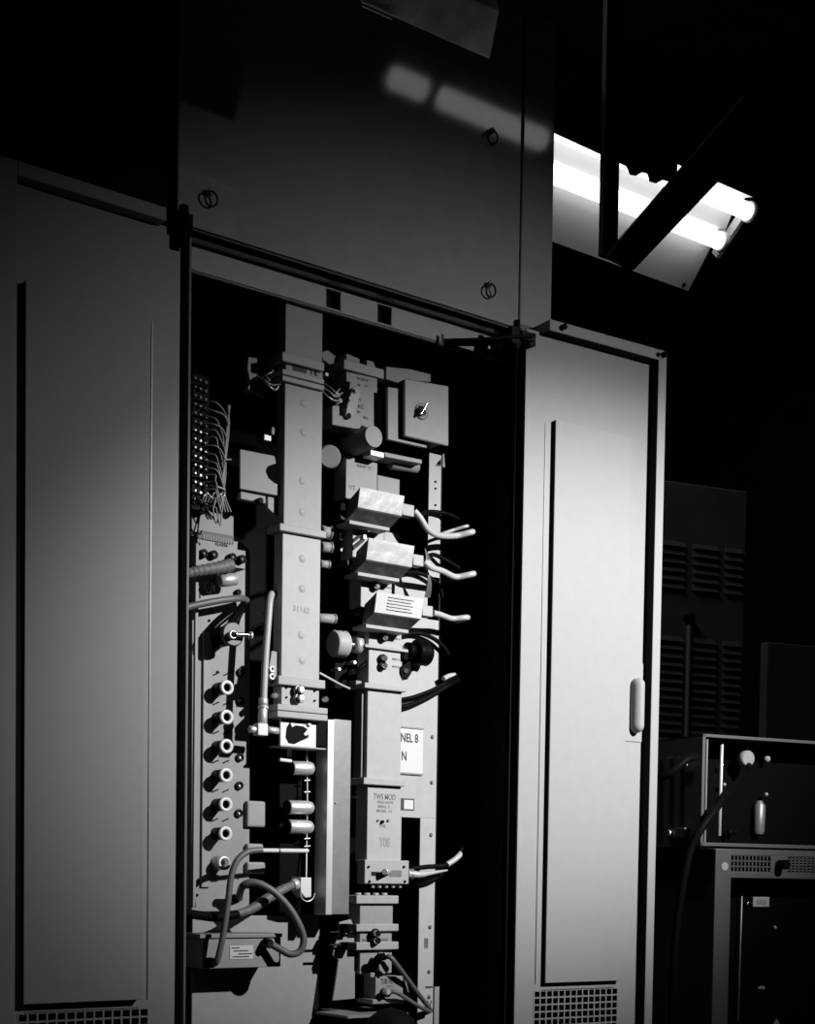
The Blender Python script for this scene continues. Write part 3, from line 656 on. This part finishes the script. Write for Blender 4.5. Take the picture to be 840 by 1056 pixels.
for i, (tt, px, py) in enumerate(((t1, 354, 532), (t2, 361, 580), (t3, 374, 630))): 
    knob('side_socket', px, py, 4.5, .09, .03, 'darkmetal', tt)
# white cables of the boxes
wc = ((('upper white cable swinging from the topmost foil box into the dark', [(427,527,.046),(433,534,.044),(441,546,.044),(452,552,.048),(470,552.5,.06),(486,549,.058), Vector((1.388,.2,at(486,547,.07).z))], .0045),
       ('middle white cable sagging right from the second foil box', [(437,579,.046),(444,585,.046),(456,589,.05),(470,595,.06),(487,592,.058), Vector((1.388,.2,at(486,590,.07).z))], .0045),
       ('short white cable running right from the lowest foil box', [(446,632,.046),(454,634,.05),(466,638,.06),(481,637.5,.062), Vector((1.388,.2,at(486,637,.07).z))], .0042)))
for l, pts, r_ in wc: tag(pipe('white_cable', pts, r_, 'whitecable'), l, 'cable', 'white cables of the foil boxes')
tag(pipe('thin_white_wire', [(452,552,.06),(466,547,.07),(481,543,.066), Vector((1.388,.2,at(486,541,.07).z))], .0024, 'whitecable'), 'thin white wire beside the upper white cable', 'wire')
for l, pts in (('short black lead curling behind the topmost white cable', [(428,534,0.070),(440,528,0.091),(456,529,0.090),(466,532,.085),(475,537,.09)]),
               ('black lead arching over the plate above the middle white cable', [(436,578,0.080),(446,572,0.091),(460,578,0.085),(473,586,.085)]),
               ('black lead bowing behind the lowest white cable', [(410,594,0.092),(424,590,0.092),(440,594,0.090),(452,604,0.090),(456,616,0.092)]),
               ('black lead curving down past the right thumb wheel', [(414,655,0.091),(430,653,0.090),(446,658,0.090),(458,668,0.090),(462,675,0.091)]),):
    tag(pipe('black_lead', pts, .0032, 'blackcable'), l, 'cable')
hg = MB()
for k in range(6): hg.tube([at(438+k*1.1, 566+k*2, .06), at(440-k*.4, 580, .055), at(441+k*.6, 600, .06), at(438+k, 616, .07)], .001, 6)
tag(obj('wire_cluster', hg, 'steel'), 'tangle of fine bare wires hanging beside the middle foil box', 'wires')
bw = thing('black_cable_pair', 'two black cables slanting up right across the mounting plate', 'cable', at(420, 725, .1))
pipe('cable', [(410,722,0.091),(426,719,0.091),(445,712,0.090),(458,705,0.090),(472,697,.08)], .0030, 'blackcable', bw); pipe('cable', [(410,730,0.091),(426,726,0.091),(445,717,0.091),(460,708,0.091),(474,700,.08)], .0042, 'blackcable', bw); pipe('cable_tip', [(457,700,0.085),(463,697,0.090),(470,696,0.091)], .0036, 'whitecable', bw)
lw = thing('end_flange_cable', 'grey twin cable leaving the stencilled section at its end flange', 'cable', at(425, 905, .07))
obj('grey_cable', MB().tube([at(421,901,.076), at(432,902,.07), at(446,900,.07), at(461,897.5,.075)], .005, 10, 6, lambda t: .0055*(1-t)+.0012), 'whitecable', lw)
pipe('bright_tip', [(461,891.5,.07),(468,887,.07),(473,882.5,.072),(478,876,.085)], .0042, 'whitecable', lw); pipe('black_cable', [(424,896,.08),(440,894,.075),(455,893,.07),(464,890,.07)], .0036, 'blackcable', lw); pipe('black_cable', [(428,910,0.091),(440,909,0.091),(448,906,0.091),(456,901,0.090)], .0040, 'blackcable', lw)
obj('plug', MB().cyl(at(421, 901, .078), at(426, 902, .075), .0085, 10), 'steel', lw)
tag(pipe('thin_line', [(329,694,.06),(340,700,.06),(352,706.5,.075),(360,710,.09)], .0017, 'whitecable'), 'thin bright line slanting down from the duct toward the left thumb wheel', 'wire')
# stubs between the columns
for i, (pts, l) in enumerate((((331,541,340,556), 'topmost of four pale lugs jutting out right of the duct'), ((331,558,341,570), 'second from top of four pale lugs jutting out right of the duct'), ((330,577,339,586), 'third from top of four pale lugs jutting out right of the duct'), ((328,632,345,643), 'lowest of four pale lugs, longest, jutting out right of the duct'))):
    t = thing('pipe_lug', l, 'lug', at(335, pts[3], .1), 0, 'lugs right of the duct')
    a, b = at(pts[0], (pts[1]+pts[3])/2, .09), at(pts[2], (pts[1]+pts[3])/2+1, .09); r_ = (pts[3]-pts[1])/2/820
    obj('barrel', MB().cyl(a, b, r_), 'wave', t); obj('collar', MB().ring(b-Vector((.003, 0, 0)), b, r_*1.15, r_*.5), 'steel', t)
tz = thing('tuner_cluster', 'cluster of dark tuner fittings with bright tips behind the foil boxes', 'fittings', at(355, 570, .11))
for px, py, r_ in ((352,555,2.6),(353,567,3),(360,547,2),(359,561,2.2),(361,578,3.2),(352,550,1.8)): knob('bright_tip', px, py, r_, .115, .02, 'chrome', tz)
pbox('dark_body', 347, 535, 364, 590, .115, .03, 'black', tz)
tz2 = thing('lower_tuner_cluster', 'dark fittings with bright screws under the left thumb wheel', 'fittings', at(368, 700, .11))
for px, py, r_ in ((366,683,2.2),(368,692,2.6),(377,682,2),(375,690,2),(350,690,2)): knob('bright_tip', px, py, r_, .115, .02, 'alu', tz2)
pbox('dark_body', 345, 676, 379, 712, .115, .03, 'black', tz2); pbox('ribbed_stub', 367, 702, 377, 708, .09, .02, 'jack', tz2)
pipe('elbow', [(366,694,.09),(372,688,.085),(379,683,.085),(383,681,.08)], .0034, 'blackcable', tz2)
tz3 = thing('ribbed_fitting', 'dark ribbed fitting beside the flange above the stencilled lettering', 'fittings', at(370, 812, .11))
pbox('dark_body', 363, 795, 376, 850, .115, .02, 'black', tz3)
for k in range(4): pbox('rib', 366+k*2, 801-k*.6, 367+k*2, 808-k*.6, .105, .01, 'steel', tz3, 0)
for px, py in ((371,822),(375,822),(374,816)): knob('bright_tip', px, py, 1.8, .115, .018, 'white', tz3)
tag(ppoly('pale_tab', [(360,863),(373,864),(373,876),(360,882)], .16, .006, 'wave2', None), 'pale slanted tab seen in the gap right of the channel bar', 'tab')

# --- bottom filter box, its cables and the lit patch behind, shaped as a plate
gl = thing('lit_back_patch', 'lit patch of the back plane low behind the bottom sections, shaped as a plate', 'bracket', at(358, 1040, .08))
ppoly('plate', [(350,951),(362,948),(366,958),(366,1030),(343,1032),(347,1005),(349,990),(343,985),(345,975),(350,962)], .080, .004, 'chassis', gl, .001)
tr_ = MB(); a, b, c_, d = at(329,1043,.115), at(384,1046,.06), at(384,1030,.14), at(340,1030,.14)
obj('shelf', MB().box(at(330,1040,.1).x, at(392,1040,.1).x, .03, .14, at(360,1046,.05).z-.004, at(360,1046,.05).z), 'chassis', gl, .001)
fb = thing('filter_box', 'small grey box lettered filter at the foot of the right column', 'box', at(400, 1032, .06))
fbb = pbox('housing', 387, 1007, 415.5, 1031, .055, .03, 'chassis', fb); text('TUB FILTER', 402, 1012, 6, .0547, 'ink', fbb, xs=.62); text('SERIAL', 402, 1017, 2.4, .0547, 'faintink', fbb)
pbox('foot_strip', 384, 1030, 417, 1035, .05, .04, 'chassis', fb); knob('socket', 400, 1024, 5, .055, .012, 'darkmetal', fb); pbox('top_tab', 382, 1003, 394, 1008, .06, .02, 'chassis', fb); pbox('top_pin', 391.5, 1002, 394.5, 1007, .05, .01, 'black', fb)
obj('top_hub', MB().cyl((at(397, 998, .05).x, .08, at(397, 998, .05).z), (at(397, 998, .05).x, .052, at(397, 998, .05).z), .0095), 'wave', fb)
k1 = thing('upper_patch_lead', 'grey patch lead dropping from the tail section to the rail foot', 'cable', at(420, 1020, .04))
pipe('lead', [(396,987,.05),(402,987,.04),(409,995,.038),(420,1010,.045),(432,1026,.06),(441,1038,.08),(444,1042,.10)], .0036, 'cable', k1); pipe('plug', [(386,998,.06),(389,989,.05),(397,986,.045)], .0055, 'black', k1); knob('ring', 397, 986, 4, .06, .015, 'alu', k1)
k2 = thing('lower_patch_lead', 'dark patch lead running from the filter box to the rail foot', 'cable', at(425, 1040, .04))
pipe('lead', [(402,1022,.04),(410,1024,.036),(422,1032,.045),(434,1039,.065),(443,1043,.09)], .0034, 'sleeve', k2); knob('ring', 400.5, 1023, 3.4, .045, .01, 'alu', k2)
pipe('strap', [(417,1010,.07),(420,1022,.068),(423,1034,.07)], .0020, 'steel', k2)
dm = thing('domed_cap', 'black round domed cap rising at the bottom edge before the filter box', 'cap', at(402, 1150, -.01))
c = at(403, 1064, .0); mb = MB(); mb.lathe((c.x, c.y, .55), (c.x, c.y, c.z+.034), [(0, .044), (.88, .044), (.93, .041), (.97, .032), (.99, .019), (1, .002)], 28); obj('cap', mb, 'rubber', dm)
c2 = MB(); c2.cyl((c.x, c.y, .50), (c.x, c.y, .56), .05); obj('base', c2, 'black', dm)

# ================================================================= background right
ANG = rad(-11.5)
def frame(o): 
    m = Matrix.Translation(o) @ Matrix.Rotation(ANG, 4, 'Z')
    return lambda x, y, z: m @ Vector((x, y, z))
O = atd(738, 875, 2.35); ztop = O.z; o0 = Vector((O.x, O.y, 0))
rk_ = thing('equipment_rack', 'grey open equipment rack with vent slots, behind the right door', 'rack', o0, ANG); T = frame(o0)
W, Dp = .52, .34
mb = MB(); mb.box(0, .032, 0, .03, 0, ztop, T); obj('post', mb, 'rack', rk_, .002)
mb = MB(); mb.box(W-.032, W, 0, .03, 0, ztop, T); obj('post', mb, 'rack', rk_, .002)
# top rail with a slotted vent cut through it
rz0, rz1 = ztop-.047, ztop; mb = MB()
def vent(mb, xa, xb, za, zb, n, k):
    for i in range(n+1): x = xa+(xb-xa)*i/n; mb.box(x-.0012, x+.0012, .001, .004, za, zb, T)
    for j in range(k+1): z = za+(zb-za)*j/k; mb.box(xa, xb, .001, .004, z-.001, z+.001, T)
va, vb = .030, .112; wa = .146; za, zb = ztop-.037, ztop-.010
mb.box(.032, va, .0, .004, rz0, rz1, T) if va > .032 else None
mb.box(.03, W-.03, 0, .006, zb, rz1, T); mb.box(.03, W-.03, 0, .006, rz0, za, T); mb.box(vb, wa, 0, .006, za, zb, T); mb.box(wa+.09, W-.03, 0, .006, za, zb, T)
tr = obj('top_rail', mb, 'rack', rk_, .0008)
g = MB(); vent(g, va, vb, za, zb, 11, 3); vent(g, wa, wa+.09, za, zb, 11, 6); obj('vent', g, 'rack', tr)
obj('vent_backing', MB().box(.03, wa+.1, .012, .016, za-.004, zb+.004, T), 'rackdark', tr)
obj('knob', MB().cyl(T(.128, 0, za+.013), T(.128, -.02, za+.013), .008), 'black', tr); obj('rivet', MB().cyl(T(.018, 0, za+.008), T(.018, -.001, za+.008), .007), 'jack', rk_)
obj('side_panel', MB().box(0.001, .004, .03, Dp, 0, ztop, T), 'rack', rk_); obj('top_panel', MB().box(.0, W, .004, Dp, ztop-.003, ztop, T), 'rack', rk_, .001)
obj('back_panel', MB().box(.004, W, Dp-.004, Dp, 0, ztop-.004, T), 'rackdark', rk_)
obj('inner_chassis', MB().box(.036, W-.036, .05, .3, .05, rz0-.004, T), 'rackdark', rk_, .002)
obj('nameplate', MB().box(.112, .146, .044, .05, rz0-.048, rz0-.031, T), 'jack', rk_, .001); obj('nameplate_print', MB().box(.119, .139, .0432, .0441, rz0-.043, rz0-.036, T), 'faintink', rk_)
obj('rod', MB().cyl(T(.085, .04, rz0-.03), T(.083, .04, rz0-.24), .0016, 8), 'steel', rk_)
for x, z, r_, m_ in ((.085,.036,.004,'chrome'),(.101,.043,.003,'chrome'),(.16,.083,.004,'steel'),(.083,.258,.004,'chrome'),(.048,.195,.004,'steel')): obj('indicator', MB().ball(T(x, .046, rz0-z), r_), m_, rk_)
obj('oval_tag', MB().ball(T(.137, .048, rz0-.185), .010, (1, .3, .35)), 'jack', rk_)
c = T(.168, .046, rz0-.25); obj('diamond_tag', MB().prism([(c.x-.010, c.z), (c.x, c.z-.012), (c.x+.010, c.z), (c.x, c.z+.012)], c.y-.002, c.y), 'jack', rk_)
# receiver chassis on top
Z0 = ztop; q = atd(722, 868, 2.36); o1 = Vector((q.x, q.y, Z0)); T = frame(o1); ht = (atd(722, 757, 2.36).z - Z0)
rc = thing('receiver_chassis', 'open-fronted receiver chassis with ribbed side on top of the rack', 'receiver', o1, ANG); W2, D2 = .50, .24
mb = MB(); mb.box(0, .006, 0, .004, .004, ht, T); mb.box(0, W2, 0, .004, ht-.005, ht, T); mb.box(0, W2, 0, .004, .004, .010, T); mb.box(W2-.006, W2, 0, .004, .004, ht, T); obj('front_frame', mb, 'rackframe', rc, .0006)
obj('side_panel', MB().box(0, .003, .004, D2, .004, ht-.002, T), 'rackside', rc)
mb = MB()
for k in range(5): mb.box(-.007, .0, .05+k*.030, .05+k*.030+.014, .030, ht-.032, T)
obj('side_ribs', mb, 'rackside', rc, .003)
obj('side_latch', MB().box(-.01, 0, .03, .085, .018, .034, T), 'steel', rc, .001); obj('latch_screw', MB().cyl(T(-.010, .07, .026), T(-.014, .07, .026), .005), 'alu', rc)
obj('side_tag', MB().box(-.009, -.007, .03, .055, ht-.05, ht-.035, T), 'jack', rc)
obj('top_panel', MB().box(0, W2, .004, D2, ht-.004, ht-.001, T), 'rack', rc); obj('base_panel', MB().box(0, W2, .004, D2, .0, .004, T), 'rackdark', rc); obj('back_panel', MB().box(.003, W2, D2-.004, D2, .004, ht-.004, T), 'rackdark', rc)
obj('chrome_rod', MB().cyl(T(.052, .02, .022), T(.053, .02, ht-.012), .003, 10), 'alu', rc); obj('inner_edge', MB().box(.012, .015, .006, .02, .01, ht-.008, T), 'steel', rc)
obj('meter', MB().cyl(T(.112, .04, ht-.033), T(.112, .025, ht-.033), .0135, 20), 'jack', rc); obj('meter_mask', MB().cyl(T(.112, .026, ht-.045), T(.112, .022, ht-.045), .005, 12), 'black', rc)
obj('glass_tube', MB().lathe(T(.156, .05, .028), T(.157, .05, .085), [(0, .008), (.1, .010), (.85, .010), (1, .004)], 16), 'steel', rc)
for x, z, r_, m_ in ((.074,ht-.045,.0035,'chrome'),(.078,ht-.077,.004,'steel'),(.166,ht-.03,.006,'jack'),(.092,.03,.006,'inner'),(.103,.03,.004,'inner'),(.166,ht-.09,.004,'steel'),(.036,.075,.003,'jack'),(.026,.062,.003,'jack')): obj('component', MB().ball(T(x, .045, z), r_), m_, rc)
obj('inner_board', MB().box(.02, W2-.02, .06, .2, .012, ht-.01, T), 'rackdark', rc, .002)
cord = [atd(668, 806, 2.30), atd(690, 798, 2.27), atd(707, 784, 2.27), atd(718, 781, 2.29)]
tag(obj('side_strap', MB().tube(cord, .006, 10), 'blackcable'), 'black strap slanting up across the receiver\'s ribbed side', 'strap')
cord = [atd(748, 818, 2.38), atd(738, 834, 2.34), atd(724, 853, 2.32), atd(713, 873, 2.32), atd(705, 905, 2.32), atd(698, 950, 2.33), atd(694, 1000, 2.34), atd(692, 1056, 2.36), atd(692, 1180, 2.38)]
tag(obj('drooping_cord', MB().tube(cord, .0065, 10), 'blackcable'), 'thick black cord drooping from the receiver down past the rack side', 'cord')

# louvred cabinet far behind
T0 = Vector((atd(676, 700, 4.2).x, atd(676, 700, 4.2).y, 0)); ANG = rad(-14); T = frame(T0)
lvz = [atd(700, y, 4.2).z for y in (540, 558, 618, 655, 785)]
lc = thing('louvred_cabinet', 'dim cabinet front with columns of louvre slats behind the receiver', 'cabinet', T0, ANG)
obj('body', MB().box(-.6, .30, .0, .3, 0, lvz[0]+.12, T), 'louver', lc, .004)
for (xa, xb) in ((-.02, .085), (.115, .20), (.225, .285)):
    for (zt, zb) in ((lvz[1], lvz[2]), (lvz[3], lvz[4]-.12)):
        mb = MB(); n = int((zt-zb)/.024)
        for k in range(n):
            z = zt-.024*k; mb.add([T(xa, -.012, z-.016), T(xb, -.012, z-.016), T(xb, .0, z), T(xa, .0, z), T(xa, 0, z-.016), T(xb, 0, z-.016)], [(0,1,2,3),(0,4,5,1),(0,3,4),(1,5,2),(3,2,5,4)])
        obj('louvre_bank', mb, 'louver', lc)
obj('latch', MB().cyl(T(.10, 0, lvz[2]-.05), T(.10, -.03, lvz[2]-.05), .013), 'darkmetal', lc); obj('latch_rod', MB().cyl(T(.10, -.012, lvz[2]-.07), T(.10, -.012, .4), .007), 'louver', lc)
T1 = atd(790, 700, 3.75); T = frame(Vector((T1.x, T1.y, 0)))
tag(obj('side_cabinet', MB().box(0, .8, 0, .03, 0, atd(790, 662, 3.75).z, T), 'louver', None, .004), 'plain dim cabinet beyond the receiver, right of the louvre slats', 'cabinet')

# ---------------------------------------------------------------- fluorescent fixture
A = at(775, 203, 1.35); Bp = atx(711, 298, A.x)
e = (Bp-A); Wd = e.length; e.normalize(); ux = Vector((-1, 0, 0)); nrm = ux.cross(e)
if nrm.dot(CAM-A) < 0: nrm = -nrm
fx = thing('fluorescent_fixture', 'bright two-tube fluorescent fixture with white reflector behind the cabinet', 'light fixture', A+e*Wd*.5-nrm*.05)
LEN = 1.25
def FP(l, w, h): return A + ux*l + e*w + nrm*h
prof = [(-.02*Wd, .022), (.03*Wd, .0), (.20*Wd, -.012), (.36*Wd, .006), (.50*Wd, -.012), (.66*Wd, 0), (1.0*Wd, .02)]
mb = MB(); n = len(prof)
vs = [FP(l, w, h) for l in (.02, LEN) for w, h in prof] + [FP(l, w, h-.004) for l in (.02, LEN) for w, h in prof]
fs = []
for i in range(n-1): fs += [(i, i+1, n+i+1, n+i), (2*n+i, 3*n+i, 3*n+i+1, 2*n+i+1)]
for a0 in (0, n-1): fs.append((a0, n+a0, 3*n+a0, 2*n+a0))
for l0 in (0, n):
    for i in range(n-1): fs.append((l0+i, 2*n+l0+i, 2*n+l0+i+1, l0+i+1))
mb.add(vs, fs); obj('reflector', mb, 'reflector', fx)
obj('ballast_channel', MB().hexa([FP(.02, .2*Wd, -.018), FP(LEN, .2*Wd, -.018), FP(LEN, .55*Wd, -.018), FP(.02, .55*Wd, -.018), FP(.02, .2*Wd, -.06), FP(LEN, .2*Wd, -.06), FP(LEN, .55*Wd, -.06), FP(.02, .55*Wd, -.06)]), 'darkmetal', fx, .002)
for w, nm in ((.10, 0), (.44, 1)):
    obj('tube', MB().cyl(FP(.012+nm*.03, w*Wd, .034), FP(LEN-.012, w*Wd, .034), .024, 18), 'tube', fx)
    for l in (nm*.03, LEN-.012): obj('socket', MB().ring(FP(l-.004, w*Wd, .034), FP(l+.014, w*Wd, .034), .030, .021), 'reflector', fx)
obj('socket_plate', MB().hexa([FP(-.004, .04*Wd, .0), FP(.012, .04*Wd, 0), FP(.012, .6*Wd, 0), FP(-.004, .6*Wd, 0), FP(-.004, .04*Wd, .03), FP(.012, .04*Wd, .03), FP(.012, .6*Wd, .03), FP(-.004, .6*Wd, .03)]), 'reflector', fx, .002)
obj('rivet', MB().cyl(FP(.05, .96*Wd, .016), FP(.05, .96*Wd, .022), .006, 10), 'black', fx)
# dark bracket in front of it
YB = .62
bk = thing('hanger_bracket', 'black steel hanger with a diagonal brace crossing the fluorescent fixture', 'bracket', at(630, 260, YB))
q = at(630, 200, YB); x0, x1 = at(621.8, 200, YB).x, at(638, 200, YB).x
obj('upright', MB().box(x0, x1, YB, YB+.012, at(630, 266, YB).z, 3.9), 'darkmetal', bk, .001)
ppoly('brace', [(627,264),(640,246),(770,96),(800,110),(740,188),(654,278)], YB-.013, .012, 'darkmetal', bk)
ppoly('top_channel', [(540,50),(700,128),(698,185),(686,181),(683,186),(676,184),(674,176),(664,173),(662,178),(656,177),(652,168),(540,116)], YB+.02, .02, 'darkmetal', bk)

# ---------------------------------------------------------------- overhead tray at the top of the picture
ov = thing('overhead_duct', 'dim stained metal duct hanging overhead at the top edge', 'duct', at(450, 40, -.25))
pa, pb, pc, pd = at(371, 3, -.30), at(505, 62, -.30), at(515, 10, -.34), at(384, -48, -.34)
dv = Vector((0, .02, .06))
obj('trough', MB().hexa([pa, pb, pc, pd, pa+dv, pb+dv, pc+dv, pd+dv]), 'tray', ov, .002)
obj('bottom_lip', MB().tube([at(373, 5, -.302), at(404, 19, -.302)], .0016, 8), 'alu', ov)
m_ = pc.lerp(pd, .3)+dv*.5; obj('hanger', MB().cyl(m_-Vector((0, 0, .01)), (m_.x, m_.y, 4.0), .006), 'darkmetal', ov)
m_ = pc.lerp(pd, .9)+dv*.5; obj('hanger', MB().cyl(m_-Vector((0, 0, .01)), (m_.x, m_.y, 4.0), .006), 'darkmetal', ov)

# ---------------------------------------------------------------- aisle strip lights mirrored in the cover
P = at(482, 112, 0); mirror = Vector((CAM.x, -CAM.y, CAM.z)); d = (P-mirror); L0 = P + d*.75
P2 = at(404, 95, 0); d2 = P2-mirror; xa = (P2 + d2*.75).x; P3 = at(560, 145, 0); xb = (P3+(P3-mirror)*.75).x
g1 = at(437, 100, 0); g2 = at(455, 106, 0); gx1 = (g1+(g1-mirror)*.75).x; gx2 = (g2+(g2-mirror)*.75).x
for i, (a, b, l) in enumerate(((xa, gx1, 'shorter ceiling strip lamp over the aisle, left one, mirrored in the cover'), (gx2, xb, 'longer ceiling strip lamp over the aisle, right one, mirrored in the cover'))):
    t = thing('strip_lamp', l, 'light fixture', ((a+b)/2, L0.y, L0.z))
    obj('tube', MB().cyl((a, L0.y, L0.z), (b, L0.y, L0.z), .026, 16), 'tube2', t)
    obj('batten', MB().box(a-.02, b+.02, L0.y-.04, L0.y+.04, L0.z+.055, L0.z+.09), 'darkmetal', t, .003)
    obj('stem', MB().cyl(((a+b)/2, L0.y, L0.z+.09), ((a+b)/2, L0.y, 4.0), .01), 'darkmetal', t)

# ---------------------------------------------------------------- light
def spot(name, loc, aim, power, size, blend, radius, sx=1, sy=1):
    l = bpy.data.lights.new(name, 'SPOT'); l.energy = power; l.spot_size = rad(size); l.spot_blend = blend; l.shadow_soft_size = radius
    o = bpy.data.objects.new(name, l); COL.objects.link(o); o.location = loc
    d = (Vector(aim)-Vector(loc)).normalized()
    z = -d; x = Vector((0, 0, 1)).cross(z).normalized(); y = z.cross(x)
    m = Matrix((x, y, z)).transposed().to_4x4(); m.translation = loc
    o.matrix_world = m @ Matrix.Diagonal((sx, sy, 1, 1)); return o
spot('flash_lamp', Vector((1.75, -1.5, 2.2)), Vector((1.50, 0, 1.54)), 275, 54, 1.0, .018, 1.05, .60)
spot('flash_spill', Vector((1.75, -1.5, 2.2)), Vector((1.42, 0, 1.48)), 58, 84, 1.0, .018, .82, .66)
al = bpy.data.lights.new('rack_fill', 'AREA'); al.shape = 'RECTANGLE'; al.size = 1.2; al.size_y = .15; al.energy = 7  # unseen fill added to brighten the receiver side and louvres
ao = bpy.data.objects.new('rack_fill', al); COL.objects.link(ao); ao.location = (1.25, .75, 3.75)
ao.rotation_euler = (Vector((2.2, .6, 1.2))-ao.location).to_track_quat('-Z', 'Y').to_euler()
S.cycles.diffuse_bounces = 1
w = bpy.data.worlds.new('world'); S.world = w; w.use_nodes = True
w.node_tree.nodes['Background'].inputs['Color'].default_value = (1, 1, 1, 1); w.node_tree.nodes['Background'].inputs['Strength'].default_value = .0008
vs_ = S.view_settings; vs_.view_transform = 'Standard'; vs_.look = 'None'; vs_.gamma = 1; vs_.exposure = 0; vs_.use_curve_mapping = False
